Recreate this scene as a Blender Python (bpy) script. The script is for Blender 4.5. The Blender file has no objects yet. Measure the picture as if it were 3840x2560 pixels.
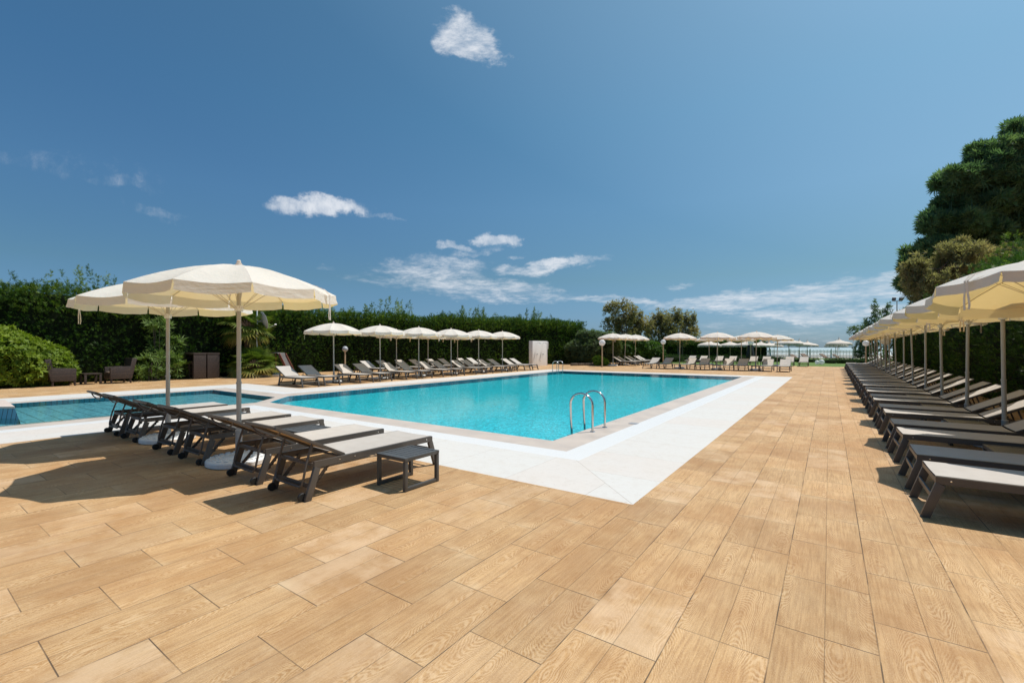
import bpy, bmesh, math, random
import numpy as np
from mathutils import Vector, Matrix, Euler
from mathutils.geometry import tessellate_polygon

random.seed(7)
RNG = np.random.default_rng(11)
R = math.radians
PI = math.pi
sc = bpy.context.scene
COL = sc.collection

# ------------------------------------------------------------------ camera
EYE = 1.5
FOC = 1695.0          # focal length in pixels of a 3840 px wide frame
YAW = math.atan2(1190, 1695)
CS, SN = math.cos(YAW), math.sin(YAW)
cam = bpy.data.cameras.new('camera')
cam.sensor_width = 36
cam.lens = 36 * FOC / 3840
cam.shift_y = 24 / 3840
cam.clip_end = 60000
cam.clip_start = 0.05
cam_ob = bpy.data.objects.new('camera', cam)
COL.objects.link(cam_ob)
cam_ob.location = (0, 0, EYE)
cam_ob.rotation_euler = (PI / 2, 0, YAW)
sc.camera = cam_ob


def far(x, d, z=0.0):
    """World point seen at column x of the survey at depth d."""
    r = (x - 1920) / FOC * d
    return Vector((r * CS - d * SN, r * SN + d * CS, z))


# ------------------------------------------------------------------ light
SUN = Vector((0.27, 0.39, 1.0)).normalized()
sun = bpy.data.lights.new('sun', 'SUN')
sun.energy = 4.4
sun.angle = R(0.5)
sun.color = (1.0, 0.955, 0.88)
sun_ob = bpy.data.objects.new('sun', sun)
COL.objects.link(sun_ob)
sun_ob.rotation_euler = (-SUN).to_track_quat('-Z', 'Y').to_euler()
sc.view_settings.view_transform = 'Standard'
sc.view_settings.look = 'None'
sc.view_settings.exposure = 0.0
sc.view_settings.gamma = 1


# ------------------------------------------------------------------ node helpers
class NT:
    def __init__(self, tree):
        self.t = tree
        self.n = tree.nodes
        self.l = tree.links

    def node(self, typ, **kw):
        n = self.n.new(typ)
        for k, v in kw.items():
            setattr(n, k, v)
        return n

    def put(self, sock, v):
        if v is None:
            return
        if isinstance(v, bpy.types.NodeSocket):
            self.l.new(v, sock)
        else:
            if hasattr(sock.default_value, '__len__') and len(sock.default_value) == 4 and len(v) == 3:
                v = (*v, 1)
            sock.default_value = v

    def m(self, op, a, b=None, c=None, clamp=False):
        n = self.node('ShaderNodeMath', operation=op, use_clamp=clamp)
        self.put(n.inputs[0], a)
        self.put(n.inputs[1], b)
        self.put(n.inputs[2], c)
        return n.outputs[0]

    def vm(self, op, a, b=None, out=0):
        n = self.node('ShaderNodeVectorMath', operation=op)
        self.put(n.inputs[0], a)
        if b is not None:
            self.put(n.inputs[1], b)
        return n.outputs[out]

    def mix(self, f, a, b, blend='MIX'):
        n = self.node('ShaderNodeMix', data_type='RGBA', blend_type=blend)
        self.put(n.inputs[0], f)
        self.put(n.inputs[6], a)
        self.put(n.inputs[7], b)
        return n.outputs[2]

    def sep(self, v):
        n = self.node('ShaderNodeSeparateXYZ')
        self.put(n.inputs[0], v)
        return n.outputs[0], n.outputs[1], n.outputs[2]

    def comb(self, x, y, z):
        n = self.node('ShaderNodeCombineXYZ')
        for i, v in enumerate((x, y, z)):
            self.put(n.inputs[i], v)
        return n.outputs[0]

    def noise(self, vec, scale, detail=2, rough=0.5, dist=0.0, dims='3D', w=None):
        n = self.node('ShaderNodeTexNoise', noise_dimensions=dims)
        if vec is not None:
            self.put(n.inputs['Vector'], vec)
        n.inputs['Scale'].default_value = scale
        n.inputs['Detail'].default_value = detail
        n.inputs['Roughness'].default_value = rough
        n.inputs['Distortion'].default_value = dist
        if w is not None:
            self.put(n.inputs['W'], w)
        return n.outputs[0]

    def white(self, vec, out=0):
        n = self.node('ShaderNodeTexWhiteNoise', noise_dimensions='3D')
        self.put(n.inputs[0], vec)
        return n.outputs[out]

    def step(self, v, a, b, lo=0.0, hi=1.0, smooth=True):
        n = self.node('ShaderNodeMapRange')
        n.interpolation_type = 'SMOOTHSTEP' if smooth else 'LINEAR'
        n.clamp = True
        self.put(n.inputs[0], v)
        for i, q in enumerate((a, b, lo, hi)):
            self.put(n.inputs[i + 1], q)
        return n.outputs[0]

    def bump(self, h, strength=0.3, dist=0.01):
        n = self.node('ShaderNodeBump')
        n.inputs['Strength'].default_value = strength
        n.inputs['Distance'].default_value = dist
        self.put(n.inputs['Height'], h)
        return n.outputs[0]

    def pos(self):
        return self.node('ShaderNodeNewGeometry').outputs['Position']

    def obj(self):
        return self.node('ShaderNodeTexCoord').outputs['Object']


def mat(name):
    m = bpy.data.materials.new(name)
    m.use_nodes = True
    nt = NT(m.node_tree)
    bsdf = nt.n['Principled BSDF']
    return m, nt, bsdf


def simple(name, col, rough=0.5, metal=0.0, spec=0.5, var=0.12, scale=6.0, bump=0.0, bscale=60.0):
    m, nt, b = mat(name)
    p = nt.obj()
    f = nt.noise(p, scale, 4, 0.6)
    k = nt.step(f, 0.25, 0.75, 1 - var, 1 + var, False)
    c = nt.vm('SCALE', nt.comb(*col))
    sc_n = c.node
    nt.put(sc_n.inputs['Scale'], k)
    nt.put(b.inputs['Base Color'], c)
    b.inputs['Roughness'].default_value = rough
    b.inputs['Metallic'].default_value = metal
    b.inputs['Specular IOR Level'].default_value = spec
    if bump:
        nt.put(b.inputs['Normal'], nt.bump(nt.noise(p, bscale, 3), bump, 0.005))
    return m


MAT = {}


# ------------------------------------------------------------------ mesh helpers
class MB:
    def __init__(self):
        self.v = []
        self.f = []
        self.mi = []
        self.cur = 0

    def add(self, vs, fs):
        o = len(self.v)
        self.v += [tuple(p) for p in vs]
        for f in fs:
            self.f.append([i + o for i in f])
            self.mi.append(self.cur)

    def box(self, c, s, M=None):
        x, y, z = (q / 2 for q in s)
        vs = [Vector(p) for p in ((-x, -y, -z), (x, -y, -z), (x, y, -z), (-x, y, -z), (-x, -y, z), (x, -y, z), (x, y, z), (-x, y, z))]
        if M is not None:
            vs = [M @ p for p in vs]
        c = Vector(c)
        self.add([p + c for p in vs], [(0, 3, 2, 1), (4, 5, 6, 7), (0, 1, 5, 4), (1, 2, 6, 5), (2, 3, 7, 6), (3, 0, 4, 7)])
        return self

    def bar(self, a, b, w, h, up=(0, 0, 1)):
        """Rectangular bar from a to b; w across, h along 'up'."""
        a, b = Vector(a), Vector(b)
        d = (b - a).normalized()
        up = Vector(up)
        s = d.cross(up)
        if s.length < 1e-4:
            s = d.cross(Vector((0, 1, 0)))
        s.normalize()
        u = s.cross(d).normalized()
        vs = []
        for p in (a, b):
            for i, j in ((-1, -1), (1, -1), (1, 1), (-1, 1)):
                vs.append(p + s * i * w / 2 + u * j * h / 2)
        self.add(vs, [(0, 1, 2, 3), (7, 6, 5, 4), (0, 4, 5, 1), (1, 5, 6, 2), (2, 6, 7, 3), (3, 7, 4, 0)])
        return self

    def tube(self, pts, r, n=8, cap=True):
        pts = [Vector(p) for p in pts]
        rs = r if isinstance(r, (list, tuple)) else [r] * len(pts)
        rings = []
        prev = None
        for i, p in enumerate(pts):
            d = (pts[min(i + 1, len(pts) - 1)] - pts[max(i - 1, 0)]).normalized()
            if prev is None:
                s = d.cross(Vector((0, 0, 1)))
                if s.length < 1e-3:
                    s = d.cross(Vector((0, 1, 0)))
            else:
                s = prev - d * prev.dot(d)
            s.normalize()
            prev = s
            u = d.cross(s)
            rings.append([p + (s * math.cos(2 * PI * k / n) + u * math.sin(2 * PI * k / n)) * rs[i] for k in range(n)])
        vs = [q for ring in rings for q in ring]
        fs = []
        for i in range(len(rings) - 1):
            for k in range(n):
                a, b = i * n + k, i * n + (k + 1) % n
                fs.append((a, b, b + n, a + n))
        if cap:
            fs.append(tuple(range(n - 1, -1, -1)))
            fs.append(tuple((len(rings) - 1) * n + k for k in range(n)))
        self.add(vs, fs)
        return self

    def lathe(self, prof, n=24, c=(0, 0, 0), M=None):
        """prof: list of (radius, z)."""
        vs, fs = [], []
        c = Vector(c)
        for (r, z) in prof:
            for k in range(n):
                p = Vector((r * math.cos(2 * PI * k / n), r * math.sin(2 * PI * k / n), z))
                if M is not None:
                    p = M @ p
                vs.append(p + c)
        for i in range(len(prof) - 1):
            for k in range(n):
                a, b = i * n + k, i * n + (k + 1) % n
                fs.append((a, b, b + n, a + n))
        if prof[0][0] > 1e-5:
            fs.append(tuple(range(n - 1, -1, -1)))
        if prof[-1][0] > 1e-5:
            fs.append(tuple((len(prof) - 1) * n + k for k in range(n)))
        self.add(vs, fs)
        return self

    def build(self, name, m=None, parent=None, smooth=True, bevel=0.0, sharp=35):
        me = bpy.data.meshes.new(name)
        me.from_pydata(self.v, [], self.f)
        me.update()
        bm = bmesh.new()
        bm.from_mesh(me)
        for f, i in zip(bm.faces, self.mi):
            f.material_index = i
        bmesh.ops.remove_doubles(bm, verts=bm.verts, dist=1e-6)
        bmesh.ops.recalc_face_normals(bm, faces=bm.faces)
        if bevel:
            es = [e for e in bm.edges if len(e.link_faces) == 2 and e.calc_face_angle(0) > R(40)]
            bmesh.ops.bevel(bm, geom=es, offset=bevel, segments=2, affect='EDGES', profile=0.6, clamp_overlap=True)
        if smooth:
            for f in bm.faces:
                f.smooth = True
            for e in bm.edges:
                if len(e.link_faces) == 2 and e.calc_face_angle(0) > R(sharp):
                    e.smooth = False
        bm.to_mesh(me)
        bm.free()
        ms = m if isinstance(m, (list, tuple)) else [m]
        for q in ms:
            me.materials.append(MAT[q] if isinstance(q, str) else q)
        return link(name, me, parent)


def link(name, me, parent=None):
    o = bpy.data.objects.new(name, me)
    COL.objects.link(o)
    if parent is not None:
        o.parent = parent
    return o


def tag(o, label, cat, group=None, kind=None):
    if label:
        o['label'] = label
    if cat:
        o['category'] = cat
    if group:
        o['group'] = group
    if kind:
        o['kind'] = kind
    return o


def thing(name, label, cat, loc=(0, 0, 0), rz=0.0, group=None):
    o = bpy.data.objects.new(name, None)
    COL.objects.link(o)
    o.location = loc
    o.rotation_euler = (0, 0, rz)
    o.empty_display_size = 0.2
    return tag(o, label, cat, group)


KIDS = {}


def kids(o):
    return [c for c in bpy.data.objects if c.parent is o]


def copy_tree(root, loc, rz, label, group=None, tilt=None, scale=1.0):
    if root.name not in KIDS:
        KIDS[root.name] = [(c, kids(c)) for c in kids(root)]
    r = root.copy()
    COL.objects.link(r)
    r.location = loc
    r.rotation_euler = (0, 0, rz)
    r.scale = (scale,) * 3
    r['label'] = label
    if group:
        r['group'] = group
    for ch, sub in KIDS[root.name]:
        c = ch.copy()
        COL.objects.link(c)
        c.parent = r
        if tilt and not ch.name.startswith('base'):
            c.rotation_euler = tilt
        for g in sub:
            d = g.copy()
            COL.objects.link(d)
            d.parent = c
    return r


def poly_obj(name, loops, z, m, kind='structure'):
    """Flat sheet: outer loop and holes, (x, y) points."""
    vs = [[Vector((x, y, 0)) for x, y in lp] for lp in loops]
    tris = tessellate_polygon(vs)
    flat = [(x, y, z) for lp in loops for x, y in lp]
    me = bpy.data.meshes.new(name)
    me.from_pydata(flat, [], [tuple(t) for t in tris])
    bm = bmesh.new()
    bm.from_mesh(me)
    for f in bm.faces:
        if f.normal.z < 0:
            f.normal_flip()
    bm.to_mesh(me)
    bm.free()
    me.materials.append(MAT[m])
    o = link(name, me)
    o['kind'] = kind
    return o


# ------------------------------------------------------------------ materials
def deck_material():
    m, nt, b = mat('wood_look_tile')
    P = nt.pos()
    X, Y, Z = nt.sep(P)
    u = nt.m('DIVIDE', nt.m('ADD', X, 0.68), 0.44)
    row = nt.m('FLOOR', u)
    par = nt.m('FLOORED_MODULO', row, 2.0)
    v = nt.m('ADD', nt.m('DIVIDE', nt.m('SUBTRACT', Y, 2.5), 0.667), nt.m('MULTIPLY', par, 0.5))
    colu = nt.m('FLOOR', v)
    fu = nt.m('FRACT', u)
    fv = nt.m('FRACT', v)
    half = nt.m('FLOOR', nt.m('MULTIPLY', fu, 2.0))
    idv = nt.comb(row, colu, 3.0)
    rnd = nt.white(idv)
    idh = nt.comb(row, colu, half)
    rndc = nt.white(idh, 1)
    r1, r2, r3 = nt.sep(rndc)
    # distances to joints in metres
    du = nt.m('MULTIPLY', nt.m('SUBTRACT', 0.5, nt.m('ABSOLUTE', nt.m('SUBTRACT', fu, 0.5))), 0.44)
    dv = nt.m('MULTIPLY', nt.m('SUBTRACT', 0.5, nt.m('ABSOLUTE', nt.m('SUBTRACT', fv, 0.5))), 0.667)
    dm = nt.m('MULTIPLY', nt.m('ABSOLUTE', nt.m('SUBTRACT', fu, 0.5)), 0.44)
    wob = nt.noise(P, 9.0, 2)
    ju = nt.step(du, 0.0012, 0.0042, 1, 0)
    jv = nt.m('MULTIPLY', nt.step(dv, 0.0012, 0.0040, 1, 0), nt.m('ADD', 0.35, nt.m('MULTIPLY', nt.step(nt.noise(P, 1.7, 2), 0.35, 0.6), 0.65)))
    jm = nt.step(dm, 0.0008, 0.0030, 1, 0)
    broken = nt.step(nt.noise(P, 3.1, 2), 0.36, 0.62)
    joint = nt.m('MAXIMUM', nt.m('MULTIPLY', ju, nt.m('ADD', 0.3, nt.m('MULTIPLY', broken, 0.7))), jv)
    joint = nt.m('MAXIMUM', joint, nt.m('MULTIPLY', jm, 0.45))
    # cathedral grain : contour lines of a stretched noise, per half tile
    gx = nt.m('ADD', nt.m('MULTIPLY', fu, 0.44), nt.m('MULTIPLY', r1, 40.0))
    gy = nt.m('ADD', nt.m('MULTIPLY', fv, 0.667), nt.m('MULTIPLY', r2, 40.0))
    gv = nt.comb(nt.m('MULTIPLY', gx, 7.0), nt.m('MULTIPLY', gy, 2.6), nt.m('MULTIPLY', r3, 30.0))
    field = nt.noise(gv, 1.0, 2.0, 0.45, 0.2)
    fine = nt.noise(nt.comb(nt.m('MULTIPLY', gx, 120.0), nt.m('MULTIPLY', gy, 9.0), r3), 1.0, 3, 0.65)
    # nested arches round a heart somewhere along the half board
    hx = nt.m('SUBTRACT', nt.m('FRACT', nt.m('MULTIPLY', fu, 2.0)), nt.step(r2, 0, 1, -0.15, 1.15, False))
    hx = nt.m('MULTIPLY', hx, 0.22)
    hy = nt.m('MULTIPLY', nt.m('SUBTRACT', fv, nt.step(r3, 0, 1, -0.25, 1.25, False)), 0.667)
    arch = nt.m('SQRT', nt.m('ADD', nt.m('MULTIPLY', hy, hy), 0.0035))
    tt = nt.m('ADD', nt.m('MULTIPLY', arch, 24.0), nt.m('MULTIPLY', nt.m('MULTIPLY', hx, hx), 880.0))
    tt = nt.m('ADD', tt, nt.m('ADD', nt.m('MULTIPLY', field, 12.0), nt.m('MULTIPLY', fine, 1.0)))
    tri = nt.m('ABSOLUTE', nt.m('SUBTRACT', nt.m('MULTIPLY', nt.m('FRACT', tt), 2.0), 1.0))
    band = nt.step(tri, 0.30, 0.75)
    patch = nt.step(nt.noise(nt.comb(nt.m('MULTIPLY', gx, 3.0), nt.m('MULTIPLY', gy, 2.0), r1), 1.4, 3, 0.6), 0.33, 0.62)
    band = nt.m('MULTIPLY', band, nt.m('ADD', 0.35, nt.m('MULTIPLY', patch, 0.65)))
    streak = nt.noise(nt.comb(nt.m('MULTIPLY', gx, 75.0), nt.m('MULTIPLY', gy, 3.5), r2), 1.0, 5, 0.72)
    cb = nt.mix(nt.step(streak, 0.33, 0.66), (0.345, 0.185, 0.073), (0.550, 0.338, 0.154))
    cb = nt.mix(nt.m('MULTIPLY', band, 0.60), cb, (0.675, 0.475, 0.275))
    # worn pale speckle and tile to tile change
    spk = nt.step(nt.noise(P, 120.0, 3, 0.75), 0.48, 0.66)
    cb = nt.mix(nt.m('MULTIPLY', spk, 0.46), cb, (0.69, 0.50, 0.31))
    cb = nt.mix(nt.m('MULTIPLY', nt.step(nt.noise(P, 0.9, 5, 0.65), 0.40, 0.64), 0.50), cb, (0.37, 0.185, 0.072))
    blotch = nt.step(nt.noise(nt.comb(nt.m('MULTIPLY', gx, 4.0), nt.m('MULTIPLY', gy, 2.2), r3), 1.6, 5, 0.7), 0.50, 0.70)
    cb = nt.mix(nt.m('MULTIPLY', blotch, 0.40), cb, (0.345, 0.18, 0.07))
    veil = nt.m('MULTIPLY', nt.step(nt.white(nt.comb(row, colu, 9.0)), 0.55, 1.0), nt.step(nt.noise(P, 3.0, 4, 0.65), 0.35, 0.65))
    cb = nt.mix(nt.m('MULTIPLY', veil, 0.55), cb, (0.66, 0.47, 0.30))
    tone = nt.step(rnd, 0, 1, 0.90, 1.08, False)
    cb = nt.mix(1.0, cb, nt.comb(tone, tone, tone), 'MULTIPLY')
    # pale bloom beside some short joints
    bloom = nt.m('MULTIPLY', nt.step(dv, 0.0, 0.11, 1, 0), nt.step(nt.noise(P, 2.9, 5, 0.7), 0.46, 0.74))
    cb = nt.mix(nt.m('MULTIPLY', bloom, 0.42), cb, (0.70, 0.54, 0.34))
    # brown stains along the rows
    stain = nt.m('MULTIPLY', nt.step(du, 0.0, 0.06, 1, 0), nt.step(nt.noise(P, 1.4, 3, 0.6), 0.55, 0.75))
    cb = nt.mix(nt.m('MULTIPLY', stain, 0.5), cb, (0.27, 0.145, 0.06))
    cb = nt.mix(nt.m('MULTIPLY', joint, 0.88), cb, (0.085, 0.062, 0.045))
    nt.put(b.inputs['Base Color'], cb)
    b.inputs['Roughness'].default_value = 0.62
    b.inputs['Specular IOR Level'].default_value = 0.22
    h = nt.m('SUBTRACT', nt.m('ADD', nt.m('MULTIPLY', band, 0.28), nt.m('MULTIPLY', streak, 0.2)), nt.m('MULTIPLY', joint, 2.2))
    h = nt.m('ADD', h, nt.m('MULTIPLY', nt.m('MULTIPLY', nt.m('SUBTRACT', rnd, 0.5), nt.m('SUBTRACT', fv, 0.5)), 1.2))
    nt.put(b.inputs['Normal'], nt.bump(h, 0.55, 0.004))
    MAT['deck'] = m


def stone_material():
    m, nt, b = mat('pale_stone_slab')
    P = nt.pos()
    X, Y, Z = nt.sep(P)
    a = nt.m('SUBTRACT', -1.54, X)
    c = nt.m('SUBTRACT', Y, 4.21)
    right = nt.m('LESS_THAN', a, c)
    leftbit = nt.m('LESS_THAN', X, -10.6)
    along = nt.m('ADD', nt.m('MULTIPLY', Y, right), nt.m('MULTIPLY', X, nt.m('SUBTRACT', 1.0, right)))
    q = nt.m('DIVIDE', along, 1.02)
    cell = nt.m('FLOOR', q)
    scuff = nt.noise(P, 6.0, 6, 0.75)
    fleck = nt.step(nt.noise(nt.vm('MULTIPLY', P, (14.0, 40.0, 1.0)), 1.0, 4, 0.7), 0.585, 0.68)
    fq = nt.m('FRACT', q)
    dq = nt.m('MULTIPLY', nt.m('SUBTRACT', 0.5, nt.m('ABSOLUTE', nt.m('SUBTRACT', fq, 0.5))), 1.02)
    mit = nt.m('MULTIPLY', nt.m('ABSOLUTE', nt.m('SUBTRACT', a, c)), nt.m('ADD', 1.0, nt.m('MULTIPLY', leftbit, 100.0)))
    j = nt.m('MAXIMUM', nt.step(dq, 0.001, 0.004, 1, 0), nt.step(mit, 0.002, 0.007, 1, 0))
    rn = nt.white(nt.comb(cell, right, leftbit))
    base = nt.mix(nt.step(rn, 0.15, 0.95), (0.640, 0.615, 0.575), (0.645, 0.585, 0.530))
    vein = nt.step(nt.noise(nt.vm('MULTIPLY', P, (3.0, 11.0, 1.0)), 2.0, 5, 0.65, 1.2), 0.60, 0.74)
    base = nt.mix(nt.m('MULTIPLY', vein, 0.55), base, (0.44, 0.36, 0.30))
    cl = nt.step(nt.noise(P, 1.3, 4, 0.6), 0.35, 0.7)
    base = nt.mix(nt.m('MULTIPLY', fleck, 0.7), base, (0.44, 0.37, 0.31))
    base = nt.mix(nt.m('MULTIPLY', nt.step(scuff, 0.46, 0.70), 0.42), base, (0.55, 0.485, 0.42))
    base = nt.mix(nt.m('MULTIPLY', cl, 0.25), base, (0.65, 0.64, 0.62))
    base = nt.mix(nt.m('MULTIPLY', j, 0.75), base, (0.34, 0.27, 0.22))
    nt.put(b.inputs['Base Color'], base)
    b.inputs['Roughness'].default_value = 0.55
    b.inputs['Specular IOR Level'].default_value = 0.3
    nt.put(b.inputs['Normal'], nt.bump(nt.m('SUBTRACT', nt.noise(P, 45, 4), j), 0.15, 0.004))
    MAT['stone'] = m

    m, nt, b = mat('wet_coping_stone')
    P = nt.pos()
    X, Y, Z = nt.sep(P)
    n1 = nt.noise(P, 2.2, 5, 0.65)
    n2 = nt.noise(P, 60, 4, 0.7)
    base = nt.mix(nt.step(n1, 0.3, 0.7), (0.535, 0.450, 0.380), (0.575, 0.490, 0.420))
    base = nt.mix(nt.m('MULTIPLY', nt.step(n2, 0.45, 0.75), 0.22), base, (0.45, 0.375, 0.32))
    nt.put(b.inputs['Base Color'], base)
    nt.put(b.inputs['Roughness'], nt.step(n1, 0.35, 0.65, 0.36, 0.55))
    nt.put(b.inputs['Normal'], nt.bump(n2, 0.1, 0.003))
    MAT['coping'] = m

    m, nt, b = mat('white_overflow_grate')
    P = nt.pos()
    X, Y, Z = nt.sep(P)
    a = nt.m('SUBTRACT', -2.73, X)
    c = nt.m('SUBTRACT', Y, 5.44)
    right = nt.m('MAXIMUM', nt.m('LESS_THAN', a, c), nt.m('LESS_THAN', X, -11.9))
    along = nt.m('ADD', nt.m('MULTIPLY', Y, right), nt.m('MULTIPLY', X, nt.m('SUBTRACT', 1.0, right)))
    fq = nt.m('FRACT', nt.m('DIVIDE', along, 0.022))
    gap = nt.step(nt.m('ABSOLUTE', nt.m('SUBTRACT', fq, 0.5)), 0.30, 0.40)
    base = nt.mix(nt.m('MULTIPLY', gap, 0.42), (0.76, 0.752, 0.735), (0.36, 0.35, 0.34))
    nt.put(b.inputs['Base Color'], base)
    b.inputs['Roughness'].default_value = 0.4
    MAT['grate'] = m


def water_materials():
    def water(name, tint, rip):
        m = bpy.data.materials.new(name)
        m.use_nodes = True
        nt = NT(m.node_tree)
        nt.n.remove(nt.n['Principled BSDF'])
        out = nt.n['Material Output']
        P = nt.pos()
        w1 = nt.noise(nt.vm('MULTIPLY', P, (1.0, 1.3, 1.0)), 11.0, 2.5, 0.6, 0.6)
        w2 = nt.noise(P, 1.4, 2, 0.5)
        w3 = nt.noise(P, 30.0, 2, 0.5)
        calm = nt.step(nt.noise(P, 0.22, 3, 0.55), 0.38, 0.66, 0.35, 1.0)
        h = nt.m('MULTIPLY', nt.m('ADD', nt.m('ADD', w1, nt.m('MULTIPLY', w2, 0.8)), nt.m('MULTIPLY', w3, 0.38)), calm)
        nrm = nt.bump(h, rip, 0.012)
        fr = nt.node('ShaderNodeFresnel')
        fr.inputs['IOR'].default_value = 1.33
        nt.put(fr.inputs['Normal'], nrm)
        fac = nt.m('MULTIPLY', fr.outputs[0], 0.70)
        gl = nt.node('ShaderNodeBsdfGlossy')
        gl.inputs['Roughness'].default_value = 0.035
        nt.put(gl.inputs['Normal'], nrm)
        tr = nt.node('ShaderNodeBsdfTransparent')
        # ripple shimmer painted into the tint : small change of the light that comes through
        k = nt.step(nt.m('ADD', w1, nt.m('MULTIPLY', nt.m('SUBTRACT', w3, 0.5), 0.8)), 0.30, 0.70, 0.74, 1.0)
        tc = nt.mix(1.0, (*tint, 1), nt.comb(k, k, k), 'MULTIPLY')
        nt.put(tr.inputs['Color'], tc)
        mx = nt.node('ShaderNodeMixShader')
        nt.l.new(fac, mx.inputs[0])
        nt.l.new(tr.outputs[0], mx.inputs[1])
        nt.l.new(gl.outputs[0], mx.inputs[2])
        nt.l.new(mx.outputs[0], out.inputs['Surface'])
        return m
    MAT['water'] = water('pool_water', (0.90, 0.99, 1.0), 0.30)
    MAT['kid_water'] = water('shallow_water', (0.93, 1.0, 1.0), 0.16)

    m, nt, b = mat('pool_mosaic')
    P = nt.pos()
    X, Y, Z = nt.sep(P)
    tiny = nt.white(nt.vm('FLOOR', nt.vm('SCALE', nt.vm('ADD', P, (0.003, 0.004, 0.002)))))
    sn = [n for n in nt.n if n.bl_idname == 'ShaderNodeVectorMath' and n.operation == 'SCALE'][-1]
    sn.inputs['Scale'].default_value = 34.0
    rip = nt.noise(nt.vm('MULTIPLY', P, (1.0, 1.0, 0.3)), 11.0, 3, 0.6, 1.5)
    caus = nt.m('ABSOLUTE', nt.m('SUBTRACT', rip, 0.5))  # caustic light lines, painted into the mosaic colour
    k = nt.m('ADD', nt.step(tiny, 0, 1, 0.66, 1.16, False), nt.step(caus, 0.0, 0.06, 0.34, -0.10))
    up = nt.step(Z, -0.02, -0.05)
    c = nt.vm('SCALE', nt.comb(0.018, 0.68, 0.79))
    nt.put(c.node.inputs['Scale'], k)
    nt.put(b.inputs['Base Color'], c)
    b.inputs['Roughness'].default_value = 0.6
    MAT['mosaic'] = m

    m, nt, b = mat('pool_wall_tile')
    P = nt.pos()
    X, Y, Z = nt.sep(P)
    s = nt.m('ADD', X, Y)
    cell = nt.m('FLOOR', nt.m('DIVIDE', s, 0.115))
    fq = nt.m('FRACT', nt.m('DIVIDE', s, 0.115))
    dark = nt.step(nt.m('ABSOLUTE', nt.m('SUBTRACT', fq, 0.5)), 0.36, 0.42)
    rn = nt.white(nt.comb(cell, 1.0, 2.0))
    c = nt.mix(rn, (0.02, 0.20, 0.30), (0.03, 0.27, 0.38))
    c = nt.mix(nt.m('MULTIPLY', dark, 0.6), c, (0.008, 0.06, 0.10))
    nt.put(b.inputs['Base Color'], c)
    b.inputs['Roughness'].default_value = 0.45
    MAT['wall_tile'] = m

    m, nt, b = mat('shallow_pool_tile')
    P = nt.pos()
    X, Y, Z = nt.sep(P)
    fx = nt.m('FRACT', nt.m('DIVIDE', X, 0.28))
    fy = nt.m('FRACT', nt.m('DIVIDE', Y, 0.28))
    gx = nt.step(nt.m('ABSOLUTE', nt.m('SUBTRACT', fx, 0.5)), 0.455, 0.475)
    gy = nt.step(nt.m('ABSOLUTE', nt.m('SUBTRACT', fy, 0.5)), 0.455, 0.475)
    j = nt.m('MAXIMUM', gx, gy)
    rip = nt.noise(nt.vm('MULTIPLY', P, (1.0, 0.8, 1.0)), 6.0, 2, 0.5, 0.8)
    k = nt.step(rip, 0.3, 0.7, 0.82, 1.2)  # pale water ripple light painted into the tile tone
    c = nt.vm('SCALE', nt.comb(0.15, 0.47, 0.57))
    nt.put(c.node.inputs['Scale'], k)
    c = nt.mix(nt.m('MULTIPLY', j, 0.8), c, (0.012, 0.05, 0.07))
    nt.put(b.inputs['Base Color'], c)
    b.inputs['Roughness'].default_value = 0.5
    MAT['kid_tile'] = m


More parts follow.
